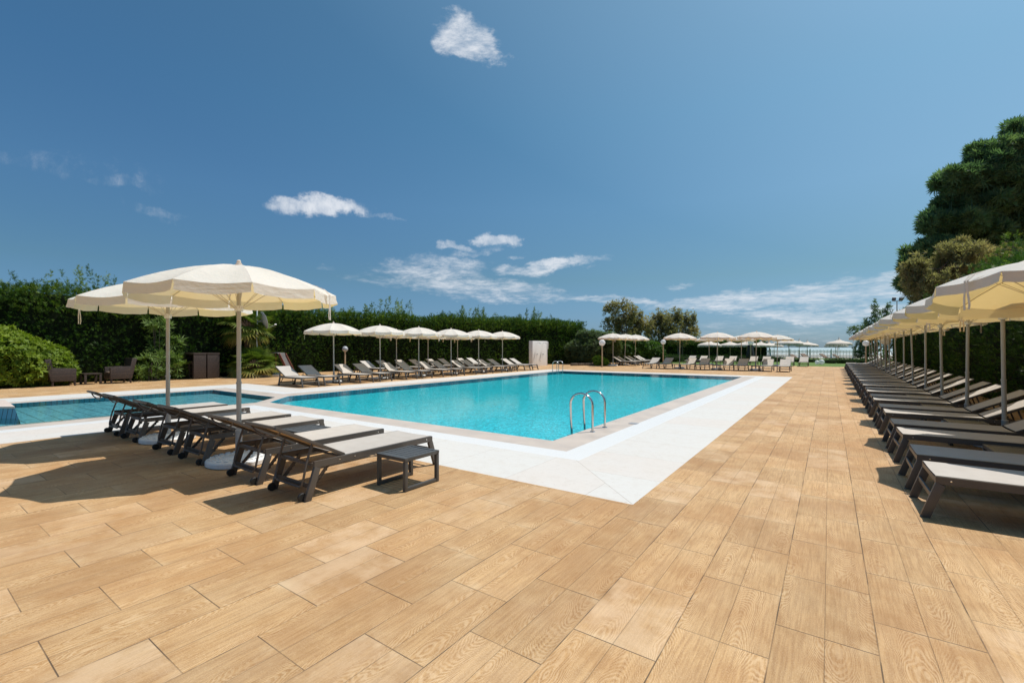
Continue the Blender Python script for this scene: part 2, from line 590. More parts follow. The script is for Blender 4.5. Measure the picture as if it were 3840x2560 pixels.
def fabric_materials():
    # cream awning cloth
    m = bpy.data.materials.new('cream_awning_cloth')
    m.use_nodes = True
    nt = NT(m.node_tree)
    b = nt.n['Principled BSDF']
    out = nt.n['Material Output']
    P = nt.obj()
    n1 = nt.noise(P, 3.0, 4, 0.6)
    c = nt.mix(nt.step(n1, 0.3, 0.7), (0.83, 0.82, 0.775), (0.87, 0.865, 0.825))
    nt.put(b.inputs['Base Color'], c)
    b.inputs['Roughness'].default_value = 0.85
    b.inputs['Specular IOR Level'].default_value = 0.1
    wr = nt.m('ADD', nt.noise(nt.vm('MULTIPLY', P, (1.0, 1.0, 2.5)), 7.0, 4, 0.6), nt.m('MULTIPLY', nt.noise(P, 220, 2), 0.06))
    nt.put(b.inputs['Normal'], nt.bump(wr, 0.42, 0.03))
    tl = nt.node('ShaderNodeBsdfTranslucent')
    nt.put(tl.inputs['Color'], (0.88, 0.60, 0.205, 1))
    mx = nt.node('ShaderNodeMixShader')
    mx.inputs[0].default_value = 0.36
    nt.l.new(b.outputs[0], mx.inputs[1])
    nt.l.new(tl.outputs[0], mx.inputs[2])
    nt.l.new(mx.outputs[0], out.inputs['Surface'])
    MAT['canvas'] = m

    def sling(name, c1, c2):
        m, nt, b = mat(name)
        P = nt.obj()
        X, Y, Z = nt.sep(P)
        wv = nt.m('ADD', nt.m('SINE', nt.m('MULTIPLY', X, 2200.0)), nt.m('SINE', nt.m('MULTIPLY', Y, 2200.0)))
        n1 = nt.noise(P, 5.0, 4, 0.6)
        c = nt.mix(nt.step(n1, 0.3, 0.7), c1, c2)
        inv = nt.node('ShaderNodeObjectInfo').outputs['Random']
        tone = nt.step(inv, 0, 1, 0.93, 1.06, False)
        c = nt.mix(1.0, c, nt.comb(tone, tone, tone), 'MULTIPLY')
        nt.put(b.inputs['Base Color'], c)
        b.inputs['Roughness'].default_value = 0.7
        b.inputs['Specular IOR Level'].default_value = 0.25
        nt.put(b.inputs['Normal'], nt.bump(nt.m('ADD', nt.noise(P, 4, 2), nt.m('MULTIPLY', wv, 0.02)), 0.12, 0.01))
        return m
    MAT['sling'] = sling('beige_mesh_sling', (0.475, 0.43, 0.385), (0.515, 0.47, 0.425))
    MAT['back_lit_cloth'] = sling('sling_lit_through', (0.52, 0.37, 0.21), (0.58, 0.42, 0.25))  # tan underside paints the sunlight coming through the beige sling
    MAT['brown_sling'] = sling('brown_beach_sling', (0.13, 0.08, 0.05), (0.17, 0.11, 0.07))
    # pagoda parasol
    MAT['pagoda'] = simple('ivory_pagoda_cloth', (0.66, 0.59, 0.52), 0.85, spec=0.1, bump=0.2, bscale=8)
    MAT['pagoda_under'] = simple('brown_pagoda_lining', (0.30, 0.225, 0.17), 0.85, spec=0.1)


def leaf_material(name, ca, cb, cc=None, trans=0.28, rough=0.55):
    m = bpy.data.materials.new(name)
    m.use_nodes = True
    nt = NT(m.node_tree)
    b = nt.n['Principled BSDF']
    out = nt.n['Material Output']
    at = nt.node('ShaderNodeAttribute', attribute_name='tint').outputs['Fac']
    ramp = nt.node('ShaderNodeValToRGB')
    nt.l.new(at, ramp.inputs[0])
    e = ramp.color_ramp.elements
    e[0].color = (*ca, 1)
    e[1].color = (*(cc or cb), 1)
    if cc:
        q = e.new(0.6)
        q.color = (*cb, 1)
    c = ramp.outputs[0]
    nt.put(b.inputs['Base Color'], c)
    b.inputs['Roughness'].default_value = rough
    b.inputs['Specular IOR Level'].default_value = 0.25
    tl = nt.node('ShaderNodeBsdfTranslucent')
    nt.put(tl.inputs['Color'], nt.mix(1.0, c, (1.0, 1.15, 0.55, 1), 'MULTIPLY'))
    mx = nt.node('ShaderNodeMixShader')
    mx.inputs[0].default_value = trans
    nt.l.new(b.outputs[0], mx.inputs[1])
    nt.l.new(tl.outputs[0], mx.inputs[2])
    nt.l.new(mx.outputs[0], out.inputs['Surface'])
    MAT[name] = m


def wicker_material():
    m, nt, b = mat('dark_wicker')
    P = nt.obj()
    X, Y, Z = nt.sep(P)
    s = nt.m('ADD', X, Y)
    a = nt.m('FLOOR', nt.m('DIVIDE', s, 0.022))
    z2 = nt.m('DIVIDE', Z, 0.013)
    zz = nt.m('FLOOR', z2)
    chk = nt.m('FLOORED_MODULO', nt.m('ADD', a, zz), 2.0)
    rn = nt.white(nt.comb(0.0, 0.0, zz))
    rn2 = nt.white(nt.comb(a, 1.0, zz))
    c = nt.mix(rn, (0.024, 0.018, 0.016), (0.062, 0.040, 0.032))
    c = nt.mix(nt.m('MULTIPLY', nt.m('MULTIPLY', chk, nt.step(rn2, 0.4, 1.0)), 0.6), c, (0.14, 0.088, 0.06))
    ed = nt.step(nt.m('ABSOLUTE', nt.m('SUBTRACT', nt.m('FRACT', z2), 0.5)), 0.34, 0.5)
    c = nt.mix(nt.m('MULTIPLY', ed, 0.7), c, (0.012, 0.009, 0.008))
    nt.put(b.inputs['Base Color'], c)
    b.inputs['Roughness'].default_value = 0.45
    nt.put(b.inputs['Normal'], nt.bump(nt.m('ADD', chk, nt.m('MULTIPLY', ed, -1.0)), 0.5, 0.004))
    MAT['wicker'] = m


deck_material()
stone_material()
water_materials()
fabric_materials()
wicker_material()
MAT['frame'] = simple('charcoal_powder_coat', (0.098, 0.086, 0.075), 0.42, spec=0.45, var=0.10, bump=0.04, bscale=400)
MAT['table_frame'] = simple('graphite_powder_coat', (0.078, 0.077, 0.073), 0.42, spec=0.45, var=0.10, bump=0.04, bscale=400)
MAT['rubber'] = simple('black_rubber', (0.012, 0.012, 0.012), 0.6)
MAT['pole'] = simple('grey_pole_coat', (0.42, 0.405, 0.37), 0.38, spec=0.5, var=0.06)
MAT['rib_paint'] = simple('cream_rib_paint', (0.62, 0.56, 0.44), 0.5, var=0.05)
MAT['sleeve'] = simple('pale_plastic_sleeve', (0.40, 0.41, 0.41), 0.4, var=0.06)
MAT['white_base'] = simple('white_moulded_plastic', (0.76, 0.77, 0.77), 0.5, var=0.08, scale=9, bump=0.1, bscale=120)
MAT['steel'] = simple('polished_steel', (0.62, 0.61, 0.59), 0.16, metal=1.0, var=0.05)
MAT['bolt'] = simple('bright_bolt', (0.75, 0.74, 0.72), 0.25, metal=1.0)
m = bpy.data.materials.new('opal_globe')
m.use_nodes = True
nt = NT(m.node_tree)
nt.n['Principled BSDF'].inputs['Base Color'].default_value = (0.86, 0.86, 0.87, 1)
nt.n['Principled BSDF'].inputs['Roughness'].default_value = 0.3
tl = nt.node('ShaderNodeBsdfTranslucent')
tl.inputs['Color'].default_value = (0.92, 0.92, 0.93, 1)
mx = nt.node('ShaderNodeMixShader')
mx.inputs[0].default_value = 0.5
nt.l.new(nt.n['Principled BSDF'].outputs[0], mx.inputs[1])
nt.l.new(tl.outputs[0], mx.inputs[2])
nt.l.new(mx.outputs[0], nt.n['Material Output'].inputs['Surface'])
MAT['globe'] = m
MAT['grey_globe'] = simple('silvered_globe', (0.42, 0.43, 0.45), 0.25, var=0.05)
MAT['lamp_pole'] = simple('tan_lamp_pole', (0.50, 0.38, 0.25), 0.5, var=0.1)
MAT['bark'] = simple('brown_bark', (0.13, 0.085, 0.055), 0.9, var=0.4, scale=9, bump=0.8, bscale=25)
MAT['grey_bark'] = simple('grey_twig_bark', (0.11, 0.09, 0.075), 0.9, var=0.35, scale=9, bump=0.6, bscale=25)
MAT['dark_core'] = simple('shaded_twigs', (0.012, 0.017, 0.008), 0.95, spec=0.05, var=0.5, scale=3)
MAT['white_paint'] = simple('white_paint', (0.86, 0.85, 0.83), 0.55, var=0.1, scale=3)
MAT['grey_paint'] = simple('grey_paint', (0.30, 0.31, 0.33), 0.5, var=0.1)
MAT['dish'] = simple('grey_dish', (0.50, 0.51, 0.53), 0.45, var=0.05)
MAT['border'] = simple('border_stone', (0.42, 0.38, 0.34), 0.8, var=0.3, scale=12, bump=0.4, bscale=20)
MAT['log'] = simple('weathered_log', (0.16, 0.13, 0.10), 0.9, var=0.4, scale=8, bump=0.5, bscale=20)
MAT['red_wood'] = simple('red_brown_wood', (0.21, 0.066, 0.035), 0.5, var=0.25, scale=10)
MAT['grey_cloth'] = simple('grey_cloth', (0.14, 0.13, 0.125), 0.85, var=0.2, scale=7, spec=0.1)
MAT['blue'] = simple('blue_plastic', (0.035, 0.17, 0.36), 0.35, var=0.08)
MAT['black_cover'] = simple('black_cover', (0.012, 0.013, 0.014), 0.55, var=0.3, scale=5, bump=0.4, bscale=9)
MAT['timber'] = simple('dark_timber', (0.035, 0.035, 0.045), 0.7, var=0.3)
MAT['pale_slab'] = simple('pink_stone_cap', (0.64, 0.52, 0.45), 0.5, var=0.1, scale=3, bump=0.1)
MAT['cushion'] = simple('tan_cushion', (0.26, 0.19, 0.14), 0.8, var=0.1)


# shower tiles
def shower_material():
    m, nt, b = mat('white_shower_tile')
    P = nt.obj()
    X, Y, Z = nt.sep(P)
    zr = nt.m('DIVIDE', Z, 0.07)
    fz = nt.m('FRACT', zr)
    rw = nt.m('FLOOR', zr)
    fx = nt.m('FRACT', nt.m('ADD', nt.m('DIVIDE', nt.m('ADD', X, Y), 0.25), nt.m('MULTIPLY', rw, 0.37)))
    j = nt.m('MAXIMUM', nt.step(nt.m('ABSOLUTE', nt.m('SUBTRACT', fz, 0.5)), 0.43, 0.47), nt.step(nt.m('ABSOLUTE', nt.m('SUBTRACT', fx, 0.5)), 0.47, 0.485))
    n = nt.noise(P, 8, 3)
    c = nt.mix(nt.step(n, 0.3, 0.7), (0.84, 0.82, 0.80), (0.89, 0.88, 0.86))
    c = nt.mix(nt.m('MULTIPLY', j, 0.45), c, (0.40, 0.37, 0.34))
    nt.put(b.inputs['Base Color'], c)
    b.inputs['Roughness'].default_value = 0.4
    nt.put(b.inputs['Normal'], nt.bump(nt.m('MULTIPLY', j, -1.0), 0.3, 0.004))
    MAT['shower_tile'] = m


shower_material()
leaf_material('cypress_leaf', (0.017, 0.042, 0.008), (0.055, 0.118, 0.018), (0.22, 0.30, 0.045), 0.34)  # palest tone paints sunlit flecks as well as young shoots
leaf_material('pine_needle', (0.065, 0.135, 0.080), (0.13, 0.215, 0.115), (0.26, 0.31, 0.13), 0.5)
leaf_material('tamarisk_leaf', (0.14, 0.15, 0.075), (0.30, 0.25, 0.15), (0.52, 0.35, 0.22), 0.55)
leaf_material('oleander_leaf', (0.085, 0.15, 0.03), (0.18, 0.26, 0.06), (0.33, 0.38, 0.13), 0.38)
leaf_material('laurel_leaf', (0.035, 0.085, 0.014), (0.085, 0.165, 0.025), (0.19, 0.27, 0.04), 0.35)
leaf_material('yellow_leaf', (0.10, 0.175, 0.018), (0.24, 0.31, 0.03), (0.47, 0.44, 0.06), 0.38)
leaf_material('lime_leaf', (0.12, 0.22, 0.02), (0.20, 0.33, 0.03), (0.30, 0.42, 0.05), 0.32)
leaf_material('fan_leaf', (0.065, 0.125, 0.022), (0.16, 0.20, 0.035), (0.52, 0.34, 0.09), 0.35, 0.4)
leaf_material('silver_leaf', (0.075, 0.125, 0.05), (0.15, 0.20, 0.10), (0.27, 0.30, 0.17), 0.4)
leaf_material('box_leaf', (0.025, 0.055, 0.012), (0.055, 0.105, 0.020), (0.13, 0.19, 0.035), 0.3)


def lawn_material():
    m, nt, b = mat('lawn')
    P = nt.pos()
    n = nt.noise(P, 1.2, 5, 0.65)
    n2 = nt.noise(P, 40, 3, 0.7)
    c = nt.mix(nt.step(n, 0.3, 0.7), (0.085, 0.17, 0.022), (0.15, 0.23, 0.035))
    c = nt.mix(nt.step(n2, 0.35, 0.7), c, nt.mix(0.5, c, (0.05, 0.10, 0.012)))
    nt.put(b.inputs['Base Color'], c)
    b.inputs['Roughness'].default_value = 0.9
    nt.put(b.inputs['Normal'], nt.bump(n2, 0.8, 0.05))
    MAT['lawn'] = m
    m, nt, b = mat('sand')
    P = nt.pos()
    n = nt.noise(P, 0.6, 5, 0.65)
    c = nt.mix(nt.step(n, 0.3, 0.7), (0.56, 0.49, 0.40), (0.66, 0.60, 0.51))
    nt.put(b.inputs['Base Color'], c)
    b.inputs['Roughness'].default_value = 0.95
    nt.put(b.inputs['Normal'], nt.bump(nt.noise(P, 6, 4, 0.6), 0.6, 0.1))
    MAT['sand'] = m
    m, nt, b = mat('sea')
    P = nt.pos()
    X, Y, Z = nt.sep(P)
    foam = nt.m('MULTIPLY', nt.step(nt.noise(nt.vm('MULTIPLY', P, (0.03, 0.35, 1.0)), 1.0, 4, 0.6), 0.36, 0.55), nt.step(Y, 150.0, 420.0, 1.0, 0.0))
    c = nt.mix(nt.step(nt.noise(nt.vm('MULTIPLY', P, (0.004, 0.02, 1.0)), 1.0, 3), 0.3, 0.7), (0.42, 0.50, 0.50), (0.48, 0.56, 0.55))
    c = nt.mix(foam, c, (0.82, 0.84, 0.84))
    nt.put(b.inputs['Base Color'], c)
    nt.put(b.inputs['Roughness'], nt.step(foam, 0, 1, 0.35, 0.9))
    b.inputs['Specular IOR Level'].default_value = 0.3
    nt.put(b.inputs['Normal'], nt.bump(nt.noise(nt.vm('MULTIPLY', P, (0.15, 0.6, 1.0)), 1.0, 3), 0.5, 0.4))
    MAT['sea'] = m
    m, nt, b = mat('garden_soil')
    P = nt.pos()
    n = nt.noise(P, 2.0, 6, 0.7)
    c = nt.mix(nt.step(n, 0.3, 0.7), (0.05, 0.042, 0.022), (0.12, 0.09, 0.05))
    nt.put(b.inputs['Base Color'], c)
    b.inputs['Roughness'].default_value = 0.95
    MAT['soil'] = m


lawn_material()

# ------------------------------------------------------------------ ground, pool
S = [(-1.54, 4.21), (-1.54, 27.36), (-15.95, 27.36), (-15.95, 9.15), (-20.1, 9.15), (-20.1, -8), (-10.6, -8), (-10.6, 4.21)]
G = [(-2.73, 5.44), (-2.73, 26.85), (-15.12, 26.85), (-14.98, 8.12), (-19.0, 8.12), (-19.0, -8), (-11.98, -8), (-11.98, 5.44)]
Cp = [(-3.12, 5.82), (-3.12, 26.45), (-14.74, 26.45), (-14.56, 7.75), (-18.6, 7.75), (-18.6, -8), (-12.36, -8), (-12.36, 5.82)]
M = [(-3.66, 6.36), (-3.70, 25.87), (-14.22, 25.87), (-13.76, 7.50), (-12.63, 6.36)]
K = [(-12.89, -8), (-12.89, 6.12), (-13.80, 7.12), (-18.05, 7.10), (-18.05, -8)]
poly_obj('deck', [[(60, -30), (60, 44.2), (-90, 44.2), (-90, -30), (-20.1, -30), (-20.1, -8)] + [(-20.1, 9.15), (-15.95, 9.15), (-15.95, 27.36), (-1.54, 27.36), (-1.54, 4.21), (-10.6, 4.21), (-10.6, -8), (-10.6, -30)]], 0.0, 'deck')
poly_obj('stone_paving', [S[5::-1] + [] if False else [(-10.6, -8), (-10.6, 4.21), (-1.54, 4.21), (-1.54, 27.36), (-15.95, 27.36), (-15.95, 9.15), (-20.1, 9.15), (-20.1, -8),
                                                       (-19.0, -8), (-19.0, 8.12), (-14.98, 8.12), (-15.12, 26.85), (-2.73, 26.85), (-2.73, 5.44), (-11.98, 5.44), (-11.98, -8)]], 0.0, 'stone')
poly_obj('overflow_grate_paving', [[(-11.98, -8), (-11.98, 5.44), (-2.73, 5.44), (-2.73, 26.85), (-15.12, 26.85), (-14.98, 8.12), (-19.0, 8.12), (-19.0, -8),
                                    (-18.6, -8), (-18.6, 7.75), (-14.56, 7.75), (-14.74, 26.45), (-3.12, 26.45), (-3.12, 5.82), (-12.36, 5.82), (-12.36, -8)]], 0.0, 'grate')
poly_obj('pool_edge_paving', [[(-12.36, -8), (-12.36, 5.82), (-3.12, 5.82), (-3.12, 26.45), (-14.74, 26.45), (-14.56, 7.75), (-18.6, 7.75), (-18.6, -8),
                               (-18.05, -8), (-18.05, 7.10), (-13.80, 7.12), (-12.89, 6.12), (-12.89, -8)], M], 0.0, 'coping')


def basin(name, loop, depth, floor_m, wall_m):
    mb = MB()
    n = len(loop)
    mb.add([(x, y, 0) for x, y in loop] + [(x, y, -depth) for x, y in loop], [(i, (i + 1) % n, (i + 1) % n + n, i + n) for i in range(n)])
    o = mb.build(name, wall_m, smooth=False)
    bm = bmesh.new()
    bm.from_mesh(o.data)
    for f in bm.faces:
        f.normal_flip()
    bm.to_mesh(o.data)
    bm.free()
    o['kind'] = 'structure'
    f = poly_obj(name.replace('walls', 'floor'), [loop], -depth, floor_m)
    return o


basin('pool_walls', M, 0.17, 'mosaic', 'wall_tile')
basin('paddling_pool_walls', K, 0.13, 'kid_tile', 'wall_tile')
mb = MB()   # sloped stone beach of the shallow pool
mb.add([(-12.89, -8, -0.012), (-12.89, 6.12, -0.012), (-13.40, 6.68, -0.06), (-14.1, 5.2, -0.126), (-14.15, -8, -0.126)], [(0, 1, 2, 3, 4)])
o = mb.build('paddling_pool_slope_floor', 'coping', smooth=False)
o['kind'] = 'structure'
poly_obj('pool_water', [M], -0.014, 'water')
poly_obj('paddling_pool_water', [K], -0.010, 'kid_water')
poly_obj('lawn', [[(-26, 44.2), (60, 44.2), (60, 79.0), (-60, 79.0), (-60, 44.2)]], -0.012, 'lawn')
poly_obj('beach_sand', [[(-400, 79.0), (400, 79.0), (400, 122.0), (-400, 122.0)]], -0.03, 'sand')
mb = MB()
mb.add([(-30000, 122, -0.5), (30000, 122, -0.5), (30000, 45000, -0.5), (-30000, 45000, -0.5)], [(0, 1, 2, 3)])
o = mb.build('sea_water', 'sea', smooth=False)
o['kind'] = 'structure'
mb = MB()
mb.add([(-30000, -8000, -1.2), (30000, -8000, -1.2), (30000, 160, -1.2), (-30000, 160, -1.2)], [(0, 1, 2, 3)])
o = mb.build('ground', 'soil', smooth=False)
o['kind'] = 'structure'
# small drain cover in the pool edge
mb = MB()
mb.box((0, 0, 0.002), (0.16, 0.16, 0.008))
o = mb.build('drain_cover', 'grey_paint', bevel=0.002)
o.location = (-3.18, 8.73, 0.001)
tag(o, 'small square grey drain cover set in the pool edge near the steel ladder', 'drain cover')

# ------------------------------------------------------------------ sun lounger
ORD = ['first', 'second', 'third', 'fourth', 'fifth', 'sixth', 'seventh', 'eighth', 'ninth', 'tenth', 'eleventh', 'twelfth', 'thirteenth', 'fourteenth', 'fifteenth', 'sixteenth',
       'seventeenth', 'eighteenth', 'nineteenth', 'twentieth', 'twenty-first', 'twenty-second', 'twenty-third', 'twenty-fourth', 'twenty-fifth', 'twenty-sixth', 'twenty-seventh', 'twenty-eighth',
       'twenty-ninth', 'thirtieth', 'thirty-first', 'thirty-second', 'thirty-third', 'thirty-fourth']
ZT = 0.375


def sling_sheet(w, y0, y1, z0, z1, sag, thick, nx=7, ny=11):
    vs, fs = [], []
    for side in (0, 1):
        for j in range(ny):
            t = j / (ny - 1)
            for i in range(nx):
                s = i / (nx - 1)
                z = z0 + (z1 - z0) * t - sag * math.sin(PI * s) * (0.55 + 0.45 * math.sin(PI * t)) - side * thick
                vs.append(((s - 0.5) * w, y0 + (y1 - y0) * t, z))
    q = nx * ny
    for j in range(ny - 1):
        for i in range(nx - 1):
            a = j * nx + i
            fs.append((a, a + 1, a + nx + 1, a + nx))
            fs.append((q + a + nx, q + a + nx + 1, q + a + 1, q + a))
    for i in range(nx - 1):
        fs.append((i + 1, i, q + i, q + i + 1))
        a = (ny - 1) * nx + i
        fs.append((a, a + 1, q + a + 1, q + a))
    return vs, fs


def make_lounger():
    root = thing('sun_lounger', 'x', 'sun lounger')
    rail = MB()
    for s in (-1, 1):
        rail.box((s * 0.325, 0.0, ZT - 0.032), (0.030, 1.60, 0.064))
    rail.box((0, 0.785, ZT - 0.035), (0.628, 0.028, 0.042))
    rail.box((0, -0.785, ZT - 0.04), (0.628, 0.028, 0.035))
    rail.tube([(-0.315, -0.40, ZT - 0.045), (0.315, -0.40, ZT - 0.045)], 0.012, 8)
    rail.tube([(-0.315, 0.25, ZT - 0.05), (0.315, 0.25, ZT - 0.05)], 0.011, 8)
    rail.cur = 1
    for s in (-1, 1):
        for y in (0.70, -0.34, -0.52):
            rail.lathe([(0.0, 0.004), (0.007, 0.003), (0.0085, 0.0)], 8, (s * 0.3402, y, ZT - 0.03), Matrix.Rotation(s * PI / 2, 3, 'Y'))
    rail.build('frame', ['frame', 'bolt'], root)
    for e in (1, -1):
        for s in (-1, 1):
            lg = MB()
            lg.bar((s * 0.327, e * 0.768, ZT - 0.065), (s * 0.327, e * 0.868, 0.006), 0.036, 0.066, (0, 1, 0))
            lg.box((s * 0.327, e * 0.869, 0.003), (0.038, 0.068, 0.006))
            lg.build('leg', 'frame', root, bevel=0.003)
    cr = MB()
    cr.box((0, 0.823, 0.20), (0.618, 0.018, 0.042))
    cr.build('stretcher', 'frame', root, bevel=0.002)
    cr = MB()
    cr.box((0, -0.835, 0.135), (0.618, 0.018, 0.042))
    cr.build('stretcher', 'frame', root, bevel=0.002)
    st = MB()
    st.add(*sling_sheet(0.630, -0.43, 0.795, ZT + 0.003, ZT + 0.003, 0.012, 0.004))
    st.build('seat_sling', 'sling', root)
    # backrest, hinged at (y=-0.44, z=ZT)
    y0, z0, y1, z1 = -0.445, ZT + 0.002, -1.165, 0.752
    bf = MB()
    for s in (-1, 1):
        bf.bar((s * 0.298, y0, z0), (s * 0.298, y1, z1), 0.026, 0.032)
    bf.bar((-0.285, y1, z1), (0.285, y1, z1), 0.026, 0.030, (0, 0, 1))
    pts = []
    for i in range(9):
        t = i / 8
        a = PI * t
        pts.append((-0.285 + 0.57 * t, y1 + 0.055 + 0.02 * math.sin(a), z1 - 0.045 - 0.075 * math.sin(a) ** 0.7))
    bf.tube(pts, 0.009, 8)
    bfr = bf.build('backrest_frame', 'frame', root, bevel=0.003)
    bs = MB()
    vs, fs = sling_sheet(0.575, y0 - 0.004, y1 + 0.012, z0 + 0.014, z1 + 0.010, 0.008, 0.0035)
    bs.add(vs, fs)
    q = bs.build('backrest_sling', ['sling', 'back_lit_cloth'], root)
    for p in q.data.polygons:
        if p.normal.z < -0.2:
            p.material_index = 1
    ra = MB()
    for s in (-1, 1):
        a, b = Vector((s * 0.285, -0.60, ZT - 0.05)), Vector((s * 0.285, -0.80, 0.10))
        ra.bar(a, b, 0.010, 0.032, (0, 1, 0))
        for k in range(5):
            c = a.lerp(b, 0.22 + 0.15 * k)
            ra.bar(c, c + Vector((0, 0.042, 0.016)), 0.010, 0.016)
    pts = []
    for s in (-1, 1):
        arm = [(s * 0.262, -0.78, 0.545), (s * 0.262, -0.84, 0.36), (s * 0.262, -0.875, 0.19), (s * 0.250, -0.882, 0.145), (s * 0.215, -0.885, 0.125)]
        pts += arm if s < 0 else arm[::-1]
    ra.tube(pts, 0.012, 8)
    ra.tube([(-0.262, -0.80, 0.335), (0.262, -0.80, 0.335)], 0.008, 8)
    ra.build('support_bracket', 'frame', root)
    for s in (-1, 1):
        w = MB()
        w.lathe([(0.014, -0.014), (0.036, -0.014), (0.042, -0.009), (0.042, 0.009), (0.036, 0.014), (0.014, 0.014)], 18, (s * 0.292, -0.905, 0.043), Matrix.Rotation(PI / 2, 3, 'Y'))
        w.build('wheel', 'rubber', root)
    return root


LOUNGER = make_lounger()
first_lounger = [True]


def lounger(x, y, rz, label, group):
    """(x, y): middle of the lounger; rz = 0 puts the foot end towards +Y."""
    x += random.uniform(-0.012, 0.012)
    rz += random.uniform(-0.018, 0.018)
    if first_lounger[0]:
        KIDS[LOUNGER.name] = [(c, kids(c)) for c in kids(LOUNGER)]
        first_lounger[0] = False
        LOUNGER.location = (x, y, 0)
        LOUNGER.rotation_euler = (0, 0, rz)
        return tag(LOUNGER, label, 'sun lounger', group)
    return copy_tree(LOUNGER, (x, y, 0), rz, label, group)


# ------------------------------------------------------------------ side table
def make_table():
    root = thing('side_table', 'x', 'side table')
    w, d, h = 0.46, 0.50, 0.35
    tp = MB()
    for s in (-1, 1):
        tp.box((0, s * (d / 2 - 0.019), h - 0.019), (w, 0.038, 0.038))
        tp.box((s * (w / 2 - 0.019), 0, h - 0.019), (0.038, d - 0.078, 0.038))
    n = 7
    span = d - 0.084
    for i in range(n):
        y = -span / 2 + (i + 0.5) * span / n
        tp.box((0, y, h - 0.011), (w - 0.078, span / n - 0.007, 0.014))
    tp.build('table_top', 'table_frame', root, bevel=0.002)
    for s in (-1, 1):
        lg = MB()
        x = s * (w / 2 - 0.020)
        for t in (-1, 1):
            lg.box((x, t * (d / 2 - 0.021), (h - 0.040) / 2), (0.038, 0.038, h - 0.042))
        lg.box((x, 0, 0.024), (0.034, d - 0.082, 0.034))
        lg.build('leg_frame', 'table_frame', root, bevel=0.003)
    return root


TABLE = make_table()
first_table = [True]


def side_table(x, y, label, rz=0.0, group='slatted side tables between the loungers'):
    if first_table[0]:
        KIDS[TABLE.name] = [(c, kids(c)) for c in kids(TABLE)]
        first_table[0] = False
        TABLE.location = (x, y, 0)
        TABLE.rotation_euler = (0, 0, rz)
        return tag(TABLE, label, 'side table', group)
    return copy_tree(TABLE, (x, y, 0), rz, label, group)


# ------------------------------------------------------------------ parasol
RC, ZR, ZC = 1.185, 2.225, 2.575


def canopy_mesh(nr=10, rings=7, m=6, seed=1):
    rg = random.Random(seed)
    mb = MB()
    idx = {}
    cols = nr * m
    for j in range(rings + 1):
        t = j / rings
        for k in range(cols):
            a = 2 * PI * k / cols
            s = (k % m) / m
            mid = math.sin(PI * s)
            # straight chord between ribs
            ch = math.cos(PI / nr) / math.cos(2 * PI / nr * (s - 0.5))
            r = RC * t * (ch * (1 - 0.012 * mid * t))
            z = ZR + (ZC - ZR) * (1 - t ** 1.75) - 0.042 * mid * t * (1 - 0.3 * t)
            mb.v.append((r * math.cos(a), r * math.sin(a), z))
            idx[j, k] = len(mb.v) - 1
    for j in range(rings):
        for k in range(cols):
            k2 = (k + 1) % cols
            f = (idx[j, k], idx[j + 1, k], idx[j + 1, k2], idx[j, k2])
            mb.f.append(f)
            mb.mi.append(0)
    # valance flaps, one per panel, slit at the ribs
    for p in range(nr):
        top, low, mid_ = [], [], []
        for i in range(m + 1):
            k = p * m + i
            x, y, z = mb.v[idx[rings, k % cols]]
            wob = 0.012 * math.sin(i * 2.3 + p * 1.7) + rg.uniform(-0.006, 0.006)
            f = 1.012 + wob * 0.6
            a0 = math.atan2(y, x)
            inset = (0.010 if i == 0 else -0.010 if i == m else 0)
            rr = math.hypot(x, y)
            top.append((x, y, z))
            for lst, dz, ff in ((mid_, 0.06, 1.004), (low, 0.118 + rg.uniform(-0.006, 0.006), f)):
                lst.append((rr * ff * math.cos(a0 + inset), rr * ff * math.sin(a0 + inset), z - dz))
        n = m + 1
        mb.add(top + mid_ + low, [(i, n + i, n + i + 1, i + 1) for i in range(m)] + [(n + i, 2 * n + i, 2 * n + i + 1, n + i + 1) for i in range(m)])
    return mb


